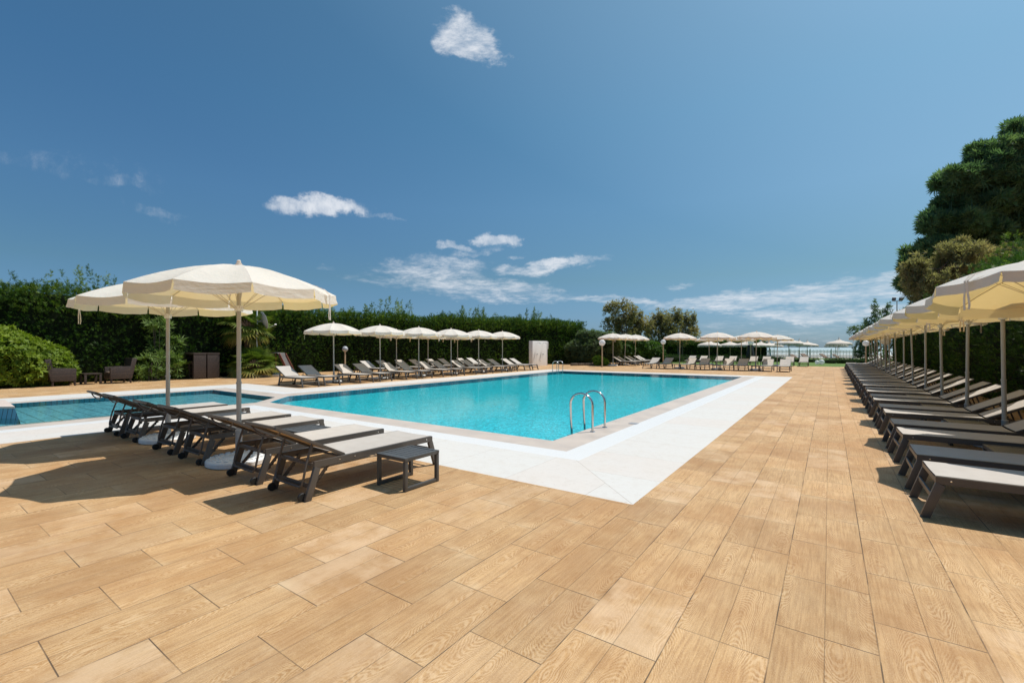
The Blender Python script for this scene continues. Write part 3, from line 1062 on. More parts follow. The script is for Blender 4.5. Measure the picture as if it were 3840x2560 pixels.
def make_parasol(detail):
    root = thing('parasol', 'x', 'parasol')
    b = MB()
    b.lathe([(0.0, 0.0), (0.355, 0.0), (0.372, 0.012), (0.372, 0.058), (0.36, 0.074), (0.33, 0.082), (0.24, 0.088), (0.07, 0.098), (0.05, 0.11), (0.0, 0.11)], 40)
    if detail:
        for ring in range(3):
            for k in range(22 - ring * 5):
                a = 2 * PI * k / (22 - ring * 5)
                r = 0.315 - ring * 0.075
                b.box((r * math.cos(a), r * math.sin(a), 0.0885 + ring * 0.002), (0.03, 0.05, 0.010), Matrix.Rotation(a, 3, 'Z'))
    bo = b.build('base', 'white_base', root)
    sl = MB()
    sl.lathe([(0.046, 0.10), (0.042, 0.13), (0.038, 0.40), (0.041, 0.405), (0.041, 0.43), (0.033, 0.435)], 16)
    sl.build('base_sleeve', 'sleeve', root)
    p = MB()
    p.tube([(0, 0, 0.10), (0, 0, 1.05)], 0.029, 16)
    p.lathe([(0.0, 1.03), (0.034, 1.03), (0.034, 1.055), (0.0, 1.055)], 16)
    p.tube([(0, 0, 1.05), (0, 0, 2.56)], 0.026, 16)
    p.build('pole', 'pole', root)
    canopy_mesh().build('canopy', 'canvas', root, sharp=10)
    f = MB()
    f.lathe([(0.0, 2.55), (0.052, 2.56), (0.052, 2.585), (0.036, 2.59), (0.036, 2.605), (0.024, 2.61), (0.026, 2.635), (0.014, 2.65), (0.0, 2.652)], 16)
    f.build('finial', 'canvas', root)
    if detail:
        hub = MB()
        hub.lathe([(0.03, 1.98), (0.05, 1.98), (0.05, 2.05), (0.03, 2.05)], 16)
        hub.build('runner_hub', 'white_base', root)
    rb = MB()
    for k in range(10):
        a = 2 * PI * k / 10
        c, s = math.cos(a), math.sin(a)
        pts = [(RC * t * c, RC * t * s, ZR + (ZC - ZR) * (1 - t ** 1.75) - 0.014) for t in (0.04, 0.3, 0.55, 0.8, 0.985)]
        if detail:
            r1 = MB()
            r1.tube(pts, 0.0065, 6)
            r1.tube([(0.05 * c, 0.05 * s, 2.02), pts[2]], 0.005, 6)
            r1.build('rib', 'rib_paint', root)
        else:
            rb.tube(pts, 0.0065, 4)
            rb.tube([(0.05 * c, 0.05 * s, 2.02), pts[2]], 0.005, 4)
    if not detail:
        rb.build('ribs', 'rib_paint', root)
    # closing tape looped over one seam
    tp = MB()
    a = 2 * PI * 0.55 / 10
    for off in (-0.016, 0.016):
        pts = []
        for (r, z) in ((0.97, 2.325), (1.10, 2.27), (1.165, 2.20), (1.17, 2.10), (1.168, 2.0), (1.164, 1.92), (1.168, 1.87)):
            aa = a + off * (1 + 0.5 * math.sin(z * 17))
            pts.append(Vector((r * math.cos(aa), r * math.sin(aa), z)))
        for p0, p1 in zip(pts, pts[1:]):
            tp.bar(p0, p1, 0.022, 0.003, (math.cos(a), math.sin(a), 0.3))
    tp.build('tie_strap', 'canvas', root)
    return root


PARA_D = make_parasol(True)
PARA_S = make_parasol(False)
used = {PARA_D.name: False, PARA_S.name: False}
for q in (PARA_D, PARA_S):
    KIDS[q.name] = [(c, kids(c)) for c in kids(q)]


def parasol(x, y, label, group, detail=False, tilt=(0, 0), spin=None, scale=1.0):
    src = PARA_D if detail else PARA_S
    spin = random.uniform(0, 2 * PI) if spin is None else spin
    e = (Euler((tilt[0], tilt[1], 0)).to_matrix() @ Euler((0, 0, spin)).to_matrix()).to_euler()
    if not used[src.name]:
        used[src.name] = True
        src.location = (x, y, 0)
        src.scale = (scale,) * 3
        tag(src, label, 'parasol', group)
        for c, _ in KIDS[src.name]:
            if not c.name.startswith('base'):
                c.rotation_euler = e
        return src
    return copy_tree(src, (x, y, 0), 0, label, group, tilt=e, scale=scale)


# ---- near pool-side group (left of the pool corner)
for i, x in enumerate((-4.49, -5.44, -6.88, -7.83, -9.28, -10.19)):
    lounger(x, 3.34, 0.0, f'lounger with raised back facing the pool corner, {ORD[i]} from the slatted table nearest the camera', 'six loungers beside the near pool corner')
side_table(-3.83, 3.45, 'graphite slatted side table standing alone on the tiles before the nearest lounger')
side_table(-6.16, 3.62, 'graphite slatted table between second and third loungers of the near pool corner')
side_table(-8.56, 3.62, 'graphite slatted table between fourth and fifth loungers of the near pool corner')
parasol(-6.33, 2.79, 'large cream parasol on round white base, tallest in the picture, beside the near loungers', 'two parasols over the near pool corner loungers', True, spin=0.32)
parasol(-8.80, 2.80, 'cream parasol partly hidden behind the tallest one, near the shallow pool', 'two parasols over the near pool corner loungers', True, spin=3.7)

# ---- long row along the hedge on the right
rowx = lambda y: 0.0068 * (y - 6.0)
for k in range(16):
    for j, dy in enumerate((-0.475, 0.475)):
        n = 2 * k + j
        yy = 6.2 + 2.38 * k + dy
        lounger(1.565 + rowx(yy), yy, PI / 2 - 0.0068, f'lounger {ORD[n]} from the camera end of the long row below the tall hedge', 'long row of loungers below the tall hedge')
tilts = [0.006, -0.004, 0.010, -0.02, -0.006, -0.030, -0.008, -0.034, -0.042, -0.020, -0.03, -0.028, -0.012, -0.022, -0.018]
for k in range(15):
    yy = 7.42 + 2.38 * k
    parasol(2.13 + rowx(yy), yy, f'cream parasol {ORD[k]} from the camera end of the row below the tall hedge', 'row of parasols below the tall hedge', k < 4, tilt=((-0.125, -0.035, -0.02)[k] if k < 3 else 0.0, tilts[k]), spin=(0.15 if k else 3.45) + k * 1.3, scale=(0.985, 0.975, 0.985)[k] if k < 3 else 1.0)
    side_table(1.72 + rowx(yy), yy, f'graphite slatted table {ORD[k]} from the camera end of the hedge side lounger row')
side_table(1.90, 4.86, 'graphite slatted table cut by the picture edge beside the nearest hedge side lounger')

# ---- front row on the far left of the pool
fy = [9.72, 10.66, 12.32, 13.34, 14.9, 15.9, 17.4, 18.4, 20.05, 21.0, 22.55, 23.6, 25.2, 26.2]
for i, y in enumerate(fy):
    lounger(-17.08 - 0.012 * (y - 9.7), y, -PI / 2, f'lounger {ORD[i]} from the palm end of the pool edge row across the water', 'pool edge row of loungers across the water')
for k in range(6):
    y = 11.68 + 2.5 * k
    parasol(-17.7 - 0.01 * k, y, f'cream parasol {ORD[k]} from the palm end of the pool edge row across the water', 'parasols of the pool edge row across the water', False, tilt=(0, -0.012 if k < 2 else 0.0))
    side_table(-17.05, y - 0.1, f'graphite slatted table {ORD[k]} from the palm end of the pool edge row')
# ---- second row behind it
bx = [(1365, 26.0), (1422, 26.6), (1492, 27.6), (1545, 28.2), (1607, 29.4), (1652, 30.2), (1722, 31.6), (1758, 32.2)]
by = []
for i, (x, d) in enumerate(bx):
    # column where the back top is seen; row lies along x = -22.2
    t = (x - 1920) / FOC
    X0 = -21.9
    Y0 = X0 * (CS + t * SN) / (t * CS - SN)
    by.append(Y0)
    lounger(X0 + 1.15, Y0, -PI / 2, f'lounger {ORD[i]} from the globe lamp in the back row by the hedge', 'back row of loungers by the hedge')
side_table(-21.2, by[0] - 0.75, 'graphite slatted table left of the back row by the round grey lamp')
for k, (a, b) in enumerate(((1, 2), (3, 4), (5, 6))):
    yy = (by[a] + by[b]) / 2
    parasol(-21.2, yy, f'cream parasol {ORD[k]} from the globe lamp in the back row by the hedge', 'parasols of the back row by the hedge')

# ---- rows at the far end of the pool
fx = [-10.76, -9.77, -8.15, -7.22, -5.66, -4.77, -3.27, -2.34]
for i, x in enumerate(fx):
    lounger(x, 33.25, PI, f'lounger {ORD[i]} from the shrub end of the far pool end front row', 'front row of loungers at the far pool end')
for k, x in enumerate((-8.83, -6.22, -3.90)):
    side_table(x, 32.85, f'graphite slatted table {ORD[k]} from the shrub end of the far pool end row')
for k, (x, y) in enumerate(((-9.0, 34.2), (-6.42, 34.0), (-4.05, 34.3))):
    parasol(x, y, f'cream parasol {ORD[k]} from the shrub end of the far pool end front row', 'parasols at the far pool end', tilt=(0, 0.02))
gx = [2600, 2642, 2703, 2751, 2829, 2878, 2963, 3016]
gl = []
for i, x in enumerate(gx):
    t = (x - 1920) / FOC
    X0 = 45.0 * (t * CS - SN) / (CS + t * SN)
    gl.append(X0)
    lounger(X0, 43.75, PI, f'lounger {ORD[i]} from the shrub end of the row along the lawn', 'row of loungers along the lawn')
for k, (a, b) in enumerate(((1, 2), (3, 4), (5, 6))):
    parasol((gl[a] + gl[b]) / 2, 43.6, f'cream parasol {ORD[k]} from the shrub end of the lawn side row', 'parasols of the lawn side row', tilt=(0, 0.015 * (k - 1)))
# ---- side group before the shrubs
for k in range(3):
    yy = 35.9 + 2.5 * k
    parasol(-14.85 + 0.05 * k, yy, f'cream parasol {ORD[k]} from the pool in the group before the oleanders', 'parasols before the oleanders', tilt=(0, (0.0, 0.035, 0.02)[k]), scale=1.05)
    for j, dy in enumerate((0.75, 1.65)):
        lounger(-13.95, yy + dy, -PI / 2, f'lounger {ORD[2 * k + j]} from the pool in the group before the oleanders', 'loungers before the oleanders')

# ------------------------------------------------------------------ pool ladders
def ladder(x, y, rz, label):
    root = thing('pool_ladder', label, 'pool ladder', (x, y, 0), rz, 'steel pool ladders')
    for s in (-1, 1):
        pts = [(0.20, s * 0.27, 0.0)]
        for i in range(13):
            a = PI * i / 12
            pts.append((-0.02 + 0.22 * math.cos(a), s * 0.27, 0.475 + 0.195 * math.sin(a)))
        pts += [(-0.235, s * 0.27, 0.2), (-0.21, s * 0.27, -0.2)]
        m_ = MB()
        m_.tube(pts, 0.0215, 14)
        m_.build('handrail', 'steel', root)
        fl = MB()
        fl.lathe([(0.022, 0.014), (0.045, 0.008), (0.05, 0.001)], 16, (0.20, s * 0.27, 0))
        fl.build('flange', 'steel', root)
    m_ = MB()
    m_.box((-0.205, 0, -0.12), (0.08, 0.50, 0.025))
    m_.build('step', 'steel', root, bevel=0.004)


ladder(-3.67, 7.72, 0.0, 'bright steel pool ladder with two arched rails at the near corner of the water')
ladder(-14.1, 25.1, PI, 'steel pool ladder with two arched rails at the far corner below the shower wall')

# ------------------------------------------------------------------ shower wall
sh = thing('shower_wall', 'white tiled wall with two steel showers standing before the hedge', 'shower wall', (-19.68, 32.1, 0), R(88))
mb = MB()
mb.box((0, 0.2, 1.04), (2.15, 0.36, 2.08))
mb.build('wall_block', 'shower_tile', sh, bevel=0.006)
mb = MB()
mb.box((1.10, 0.02, 1.04), (0.03, 0.05, 2.06))
mb.box((1.18, 0.02, 1.72), (0.06, 0.10, 0.62))
mb.build('side_panel', 'white_paint', sh, bevel=0.003)
for s in (-0.45, 0.45):
    mb = MB()
    mb.tube([(s, 0.02, 1.90), (s, -0.08, 1.93), (s + 0.05, -0.24, 1.93), (s + 0.05, -0.26, 1.88)], 0.011, 8)
    mb.lathe([(0.0, 1.885), (0.02, 1.88), (0.10, 1.862), (0.10, 1.852), (0.0, 1.852)], 18, (s + 0.05, -0.26, 0))
    a = mb.build('shower_head', 'steel', sh)
    mb = MB()
    mb.lathe([(0.0, 0.0), (0.05, 0.0), (0.05, 0.02), (0.02, 0.02), (0.02, 0.07), (0.0, 0.07)], 16, (s, 0.018, 0.98), Matrix.Rotation(PI / 2, 3, 'X'))
    mb.bar((s, -0.05, 0.98), (s + 0.06, -0.06, 0.96), 0.015, 0.015)
    mb.build('shower_valve', 'steel', sh)
mb = MB()
mb.tube([(0.02, 0.018, 0.42), (0.02, -0.05, 0.42), (0.02, -0.06, 0.36)], 0.012, 8)
mb.build('foot_tap', 'steel', sh)

# ------------------------------------------------------------------ globe lamps
def lamp(p, zg, r, label, globe='globe', pole='lamp_pole', pr=0.05):
    root = thing('globe_lamp', label, 'garden lamp', (p.x, p.y, 0), 0, 'globe lamps around the pool')
    mb = MB()
    mb.lathe([(0.09, 0), (0.09, 0.02), (pr, 0.03), (pr, zg - r * 0.98), (pr * 1.5, zg - r * 0.97), (pr * 1.5, zg - r * 0.86), (0.0, zg - r * 0.86)], 16)
    mb.build('lamp_post', pole, root)
    mb = MB()
    n = 14
    mb.lathe([(max(r * math.sin(PI * i / n), 1e-6), zg - r * math.cos(PI * i / n)) for i in range(n + 1)], 24)
    mb.build('globe', globe, root, sharp=80)


lamp(far(2258, 35.3), 1.90, 0.245, 'white globe lamp on tan post on the deck before the oleander bush')
lamp(far(2487, 43.7), 2.07, 0.24, 'white globe lamp on pale post beside the rounded low hedge')
lamp(far(2691, 60.0), 2.04, 0.18, 'small distant white globe lamp seen between two parasol posts')
lamp(far(2815, 45.6), 2.06, 0.28, 'white globe lamp beside the black covered parasol')
lamp(far(3247, 34.0), 1.845, 0.22, 'white globe lamp at the far end of the hedge side row')
lamp(far(3322, 23.6), 1.86, 0.215, 'white globe lamp midway along the hedge side lounger row')
lamp(far(1294, 27.6), 1.43, 0.175, 'low silvery globe lamp before the dark hedge behind the loungers', 'grey_globe', 'lamp_pole', 0.045)
for (x, d, r, lb) in ((3064.5, 41.6, 0.185, 'smaller of two white globe lights lying on the lawn'), (3080.7, 41.2, 0.235, 'larger of two white globe lights lying on the lawn')):
    p = far(x, d)
    mb = MB()
    n = 14
    mb.lathe([(max(r * math.sin(PI * i / n), 1e-6), r * 0.94 - r * math.cos(PI * i / n)) for i in range(n + 1)], 24)
    o = mb.build('globe_light', 'globe', sharp=80)
    o.location = p
    tag(o, lb, 'globe light', 'globe lights on the lawn')

# ------------------------------------------------------------------ wicker furniture
def armchair(x, y, rz, label):
    root = thing('wicker_armchair', label, 'armchair', (x, y, 0), rz, 'wicker armchairs by the hedge')
    root.scale = (1.08, 1.08, 1.10)
    w, d = 0.86, 0.66          # faces +Y
    for s in (-1, 1):
        a = MB()
        vs = [(s * w / 2, -0.34, 0.17), (s * w / 2, 0.33, 0.17), (s * w / 2, 0.33, 0.62), (s * w / 2, -0.33, 0.66)]
        vi = [(s * (w / 2 - 0.13), p[1], p[2]) for p in vs]
        a.add(vs + vi, [(0, 1, 2, 3), (7, 6, 5, 4), (0, 4, 5, 1), (1, 5, 6, 2), (2, 6, 7, 3), (3, 7, 4, 0)])
        a.build('arm', 'wicker', root, bevel=0.015)
    b = MB()
    vs = []
    for xx in (-w / 2 + 0.004, w / 2 - 0.004):
        vs += [(xx, -0.34, 0.18), (xx, -0.20, 0.18), (xx, -0.34, 0.97), (xx, -0.50, 0.95)]
    b.add(vs, [(0, 1, 2, 3), (7, 6, 5, 4), (0, 4, 5, 1), (1, 5, 6, 2), (2, 6, 7, 3), (3, 7, 4, 0)])
    b.build('backrest', 'wicker', root, bevel=0.015)
    c = MB()
    c.box((0, 0.06, 0.27), (w - 0.262, 0.52, 0.22))
    c.build('seat', 'wicker', root, bevel=0.012)
    c = MB()
    c.box((0, 0.065, 0.415), (w - 0.28, 0.50, 0.065))
    c.build('seat_cushion', 'cushion', root, bevel=0.02)
    for sx in (-1, 1):
        for sy in (-1, 1):
            l = MB()
            l.bar((sx * 0.38, sy * 0.28, 0.19), (sx * 0.40, sy * 0.30, 0.0), 0.05, 0.05)
            l.build('leg', 'wicker', root, bevel=0.004)


armchair(-25.05, 4.42, 0.0, 'dark wicker armchair with back to the yellow green bush')
armchair(-25.0, 6.16, PI, 'dark wicker armchair with back to the oleander shrub')
ct = thing('coffee_table', 'low dark wicker table between two armchairs', 'coffee table', (-25.2, 5.33, 0), 0)
mb = MB()
mb.box((0, 0, 0.425), (0.76, 0.56, 0.05))
mb.build('table_top', 'wicker', ct, bevel=0.006)
for sx in (-1, 1):
    for sy in (-1, 1):
        l = MB()
        l.box((sx * 0.335, sy * 0.235, 0.2), (0.075, 0.075, 0.4))
        l.build('leg', 'wicker', ct, bevel=0.004)
for k, (x, y, lb) in enumerate(((-25.45, 9.18, 'dark wicker bar table with stools tucked under it, facing the armchairs'), (-25.45, 9.76, 'dark wicker bar table pushed against another, nearest the palms'))):
    bt = thing('bar_table', lb, 'bar table', (x, y, 0), 0, 'wicker bar tables by the hedge')
    mb = MB()
    mb.box((0, 0, 1.215), (1.34, 0.55, 0.09))
    mb.build('table_top', 'wicker', bt, bevel=0.008)
    for s in (-1, 1):
        mb = MB()
        mb.box((s * 0.61, 0, 0.605), (0.10, 0.53, 1.13))
        mb.build('side_panel', 'wicker', bt, bevel=0.008)
    for sx in (-1, 1):
        for sy in (-1, 1):
            mb = MB()
            mb.box((sx * 0.62, sy * 0.22, 0.021), (0.05, 0.05, 0.042))
            mb.build('foot', 'wicker', bt)
    mb = MB()
    mb.box((0, 0.245, 0.62), (1.11, 0.03, 1.08))
    mb.build('back_panel', 'wicker', bt)
for k, (x, lb) in enumerate(((-25.70, 'wicker bar stool under the bar table, closer to the hedge'), (-25.22, 'wicker bar stool under the bar table, closer to the pool'))):
    bs = thing('bar_stool', lb, 'bar stool', (x, 9.1, 0), 0, 'bar stools under the bar table')
    mb = MB()
    mb.box((0, 0, 0.80), (0.36, 0.34, 0.13))
    mb.build('seat', 'wicker', bs, bevel=0.01)
    for sx in (-1, 1):
        for sy in (-1, 1):
            mb = MB()
            mb.box((sx * 0.155, sy * 0.145, 0.367), (0.04, 0.04, 0.735))
            mb.build('leg', 'wicker', bs)
    mb = MB()
    for s in (-1, 1):
        mb.box((0, s * 0.145, 0.26), (0.268, 0.03, 0.035))
    mb.build('foot_rail', 'wicker', bs)

# ------------------------------------------------------------------ foliage
SPRAY = (np.array([(0, 0, 0), (0.03, .5, .0), (-.03, .5, 0), (0, 1, 0),
                   (0.0, .15, 0), (.30, .52, .05), (.06, .38, 0),
                   (0.0, .15, 0), (-.30, .52, -.03), (-.06, .38, 0),
                   (0.0, .40, 0), (.26, .80, -.05), (.05, .62, 0),
                   (0.0, .40, 0), (-.26, .80, .04), (-.05, .62, 0)], float),
         np.array([(0, 1, 2), (2, 1, 3), (4, 5, 6), (7, 9, 8), (10, 11, 12), (13, 15, 14)]))
LEAF = (np.array([(0, 0, 0), (.22, .45, .06), (0, 1, 0), (-.22, .45, .06), (0, .5, -.02)], float),
        np.array([(0, 1, 4), (1, 2, 4), (2, 3, 4), (3, 0, 4)]))


def rosette(n, w, up, seed=0):
    rg = np.random.default_rng(seed)
    vs, fs = [], []
    for i in range(n):
        a = 2 * PI * i / n + rg.uniform(-.3, .3)
        e = up + rg.uniform(-.3, .3)
        L = rg.uniform(.75, 1.0)
        d = np.array([math.cos(a) * math.cos(e), math.sin(e), math.sin(a) * math.cos(e)])
        s = np.array([-math.sin(a), 0, math.cos(a)])
        o = len(vs)
        vs += [np.zeros(3), d * L * .5 + s * w, d * L, d * L * .5 - s * w]
        fs += [(o, o + 1, o + 2), (o, o + 2, o + 3)]
    return np.array(vs), np.array(fs)


ROS = rosette(8, 0.075, 0.45, 1)
TUFT = rosette(10, 0.070, 0.70, 2)
WISP = rosette(6, 0.085, 1.0, 3)
BROAD = rosette(6, 0.19, 0.35, 4)


def scatter(name, mname, pts, dirs, size, tint, templates, parent=None, jitter=0.5):
    """One foliage mesh out of many small leaf pieces."""
    pts, dirs, size, tint = (np.asarray(a, float) for a in (pts, dirs, size, tint))
    n = len(pts)
    d = dirs + RNG.normal(0, jitter, (n, 3))
    d /= np.linalg.norm(d, axis=1)[:, None] + 1e-9
    rv = RNG.normal(0, 1, (n, 3))
    x = np.cross(d, rv)
    x /= np.linalg.norm(x, axis=1)[:, None] + 1e-9
    z = np.cross(x, d)
    B = np.stack([x, d, z], axis=2)      # columns
    V, F = templates
    k = len(V)
    vs = np.einsum('nij,kj->nki', B, V) * size[:, None, None] + pts[:, None, :]
    fs = F[None] + (np.arange(n) * k)[:, None, None]
    vs = vs.reshape(-1, 3)
    fs = fs.reshape(-1, 3)
    me = bpy.data.meshes.new(name)
    me.vertices.add(len(vs))
    me.vertices.foreach_set('co', vs.astype(np.float32).ravel())
    me.loops.add(fs.size)
    me.loops.foreach_set('vertex_index', fs.astype(np.int32).ravel())
    me.polygons.add(len(fs))
    me.polygons.foreach_set('loop_start', np.arange(0, fs.size, 3, dtype=np.int32))
    try:
        me.polygons.foreach_set('loop_total', np.full(len(fs), 3, dtype=np.int32))
    except Exception:
        pass
    at = me.attributes.new('tint', 'FLOAT', 'POINT')
    tv = np.repeat(np.clip(tint, 0, 1), k)
    at.data.foreach_set('value', tv.astype(np.float32))
    me.update(calc_edges=True)
    me.validate()
    me.materials.append(MAT[mname])
    return link(name, me, parent)


def vnoise(p, f, seed=0):
    """cheap smooth value noise by summed sines"""
    rg = np.random.default_rng(seed)
    out = np.zeros(len(p))
    for i in range(5):
        w = rg.normal(0, 1, 3) * f * (0.7 + 0.5 * i)
        out += np.sin(p @ w + rg.uniform(0, 6.28)) / (1 + 0.5 * i)
    return out / 2.2


def hedge(name, label, path, thick, h, dens, size, mname='cypress_leaf', shoots=1.2, seed=0, cat='hedge', top_tint=0.35, side=1, jag=0.35, back=True):
    """Clipped hedge along path; front is to the right of the path direction when side = 1."""
    rg = np.random.default_rng(seed)
    root = thing(name, label, cat, (path[0][0], path[0][1], 0))
    ox, oy = path[0]
    pts, dirs, sz, tn = [], [], [], []
    core = MB()
    for (x0, y0), (x1, y1) in zip(path, path[1:]):
        a = np.array([x0, y0, 0.]); b = np.array([x1, y1, 0.])
        L = np.linalg.norm(b - a)
        t = (b - a) / L
        nrm = np.array([t[1], -t[0], 0]) * side
        def put(n, fa, fb, fz, dd, s, tt):
            u = rg.uniform(0, 1, n)
            p = a + np.outer(u * L, t) + np.outer(fa(n), nrm)
            p[:, 2] = fz(n)
            return p
        # face
        n = int(L * h * dens)
        u = rg.uniform(0, 1, n)
        z = rg.uniform(0.02, h, n)
        p = a + np.outer(u * L, t)
        p[:, 2] = z
        bul = 0.20 * vnoise(p, 1.1, seed + 1) + 0.15 * vnoise(p, 2.7, seed + 2)
        p += np.outer(bul - 0.06 + rg.uniform(-0.22, 0.06, n), nrm)
        dd = nrm * 0.8 + np.array([0, 0, 0.55]) + 0 * p
        pts.append(p); dirs.append(dd)
        sz.append(size * rg.uniform(0.6, 1.25, n))
        tn.append(0.30 + 0.42 * rg.random(n) ** 1.8 + 0.18 * vnoise(p, 1.6, seed + 3) + np.clip((z - h + 0.8) / 0.8, 0, 1) * top_tint * 0.6)  # paler tint near the top: young growth plus sunlit brightness put into colour
        # top
        n = int(L * thick * dens * 0.9)
        p = a + np.outer(rg.uniform(0, 1, n) * L, t) - np.outer(rg.uniform(0, thick, n), nrm)
        p[:, 2] = h
        p[:, 2] += jag * 0.5 * vnoise(p, 0.9, seed + 4) + rg.uniform(-0.30, 0.10, n)
        pts.append(p); dirs.append(np.array([0, 0, 1.0]) + 0.3 * nrm + 0 * p)
        sz.append(size * rg.uniform(0.7, 1.4, n))
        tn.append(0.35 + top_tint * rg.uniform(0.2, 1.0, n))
        # loose growth filling the shoulder of the hedge
        n = int(L * dens * 2.6)
        p = a + np.outer(rg.uniform(0, 1, n) * L, t) - np.outer(rg.uniform(-0.12, thick, n) * rg.random(n) ** 0.5, nrm)
        p[:, 2] = h + rg.uniform(-0.95, 0.12, n) + jag * 0.35 * vnoise(p, 0.9, seed + 4)
        pts.append(p); dirs.append(np.array([0, 0, 1.0]) + 0.5 * nrm + 0 * p)
        sz.append(size * rg.uniform(0.8, 1.5, n))
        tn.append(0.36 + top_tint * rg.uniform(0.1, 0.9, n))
        # long leading shoots, each a little plume
        ns = int(L * shoots * 3.4)
        for q in range(ns):
            c = a + t * rg.uniform(0, L) - nrm * rg.uniform(-0.05, thick)
            hh = 0.2 + jag * (rg.uniform(0.5, 1.5) + 0.9 * rg.random() ** 3) * (0.85 + 0.45 * math.sin(c[0] * 0.9 + c[1] * 0.7 + seed))
            if hh < 0.1:
                continue
            lean = rg.normal(0, 0.22, 3); lean[2] = 1
            m = int(10 + hh * 40)
            s_ = rg.uniform(0, 1, m)
            p = c + np.outer(s_ * hh, lean)
            p[:, 2] += h - 0.35
            p += rg.normal(0, 0.15, (m, 3)) * (1 - 0.8 * s_)[:, None]
            pts.append(p); dirs.append(lean + rg.normal(0, 0.35, (m, 3)))
            sz.append(size * (1.15 - 0.4 * s_))
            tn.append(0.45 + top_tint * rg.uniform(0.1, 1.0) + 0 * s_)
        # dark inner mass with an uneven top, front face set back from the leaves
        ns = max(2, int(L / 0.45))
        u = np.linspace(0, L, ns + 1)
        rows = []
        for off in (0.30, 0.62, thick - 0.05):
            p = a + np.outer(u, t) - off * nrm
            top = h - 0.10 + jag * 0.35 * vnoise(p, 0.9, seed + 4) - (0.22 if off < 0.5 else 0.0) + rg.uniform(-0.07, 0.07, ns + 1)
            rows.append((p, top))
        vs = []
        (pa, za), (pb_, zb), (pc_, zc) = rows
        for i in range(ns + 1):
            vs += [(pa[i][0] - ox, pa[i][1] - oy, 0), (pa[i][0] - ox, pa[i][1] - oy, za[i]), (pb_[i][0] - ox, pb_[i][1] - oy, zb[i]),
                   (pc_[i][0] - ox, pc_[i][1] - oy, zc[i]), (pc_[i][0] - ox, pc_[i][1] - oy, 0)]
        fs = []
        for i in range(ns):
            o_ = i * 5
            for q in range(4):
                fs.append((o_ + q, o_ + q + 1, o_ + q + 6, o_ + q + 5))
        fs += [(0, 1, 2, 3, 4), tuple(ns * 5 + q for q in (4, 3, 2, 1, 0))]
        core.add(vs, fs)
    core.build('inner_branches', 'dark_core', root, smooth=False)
    P = np.concatenate(pts) - np.array([ox, oy, 0])
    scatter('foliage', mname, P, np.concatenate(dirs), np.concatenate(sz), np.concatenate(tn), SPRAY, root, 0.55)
    return root


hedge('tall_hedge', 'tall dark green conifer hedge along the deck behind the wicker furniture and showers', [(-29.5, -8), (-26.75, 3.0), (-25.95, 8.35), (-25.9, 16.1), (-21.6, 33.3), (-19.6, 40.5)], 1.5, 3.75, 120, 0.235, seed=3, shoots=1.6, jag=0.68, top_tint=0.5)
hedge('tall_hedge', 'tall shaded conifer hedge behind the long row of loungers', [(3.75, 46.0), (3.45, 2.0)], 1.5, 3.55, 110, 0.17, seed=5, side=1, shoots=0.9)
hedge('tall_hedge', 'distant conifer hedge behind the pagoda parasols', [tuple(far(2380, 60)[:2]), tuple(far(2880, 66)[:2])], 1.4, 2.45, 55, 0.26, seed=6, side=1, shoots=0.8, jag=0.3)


def blob_points(c, rad, n, rg, shell=0.55):
    v = rg.normal(0, 1, (n, 3))
    v /= np.linalg.norm(v, axis=1)[:, None]
    r = shell + (1 - shell) * rg.random(n) ** 0.6
    return np.array(c) + v * r[:, None] * np.array(rad), v


def shrub(name, label, c, blobs, mname, tmpl, size, dens, cat='shrub', seed=0, up=0.5, stems=4, tint0=0.25, core=True):
    """blobs: (dx, dy, z, rx, ry, rz) around the base point c."""
    rg = np.random.default_rng(seed)
    root = thing(name, label, cat, (c[0], c[1], 0))
    P, D, Sz, T = [], [], [], []
    cm = MB()
    st = MB()
    for i, (dx, dy, z, rx, ry, rz) in enumerate(blobs):
        area = 4 * PI * (rx * ry + ry * rz + rx * rz) / 3
        n = int(area * dens)
        p, v = blob_points((dx, dy, z), (rx, ry, rz), n, rg, 0.72)
        lump = 1 + 0.14 * vnoise(p, 3.2, seed + i)
        p = np.array((dx, dy, z)) + (p - np.array((dx, dy, z))) * lump[:, None]
        keep = p[:, 2] > 0.03
        p, v = p[keep], v[keep]
        n = len(p)
        P.append(p); D.append(v * 0.8 + np.array([0, 0, up]))
        Sz.append(size * rg.uniform(0.65, 1.25, n))
        T.append(tint0 + 0.28 * rg.random(n) + 0.15 * vnoise(p, 2.2, seed + 9) + 0.10 * v[:, 2])
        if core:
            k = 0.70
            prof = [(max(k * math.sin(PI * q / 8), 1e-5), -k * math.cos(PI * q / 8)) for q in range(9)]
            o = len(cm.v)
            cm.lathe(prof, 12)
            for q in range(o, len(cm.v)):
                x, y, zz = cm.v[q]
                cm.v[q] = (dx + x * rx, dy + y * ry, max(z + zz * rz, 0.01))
        b0 = Vector((dx * 0.3, dy * 0.3, 0))
        for q in range(2):
            e = Vector((dx + rg.normal(0, rx * .35), dy + rg.normal(0, ry * .35), z + rz * 0.3))
            st.tube([b0 + Vector((rg.normal(0, .05), rg.normal(0, .05), 0)), b0.lerp(e, 0.5) + Vector((rg.normal(0, .06), rg.normal(0, .06), 0.1)), e], [0.03, 0.02, 0.008], 5)
    st.build('stems', 'grey_bark', root)
    if core:
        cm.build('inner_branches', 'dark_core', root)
    scatter('foliage', mname, np.concatenate(P), np.concatenate(D), np.concatenate(Sz), np.concatenate(T), tmpl, root, 0.5)
    return root


def at(x, d):
    p = far(x, d)
    return (p.x, p.y)


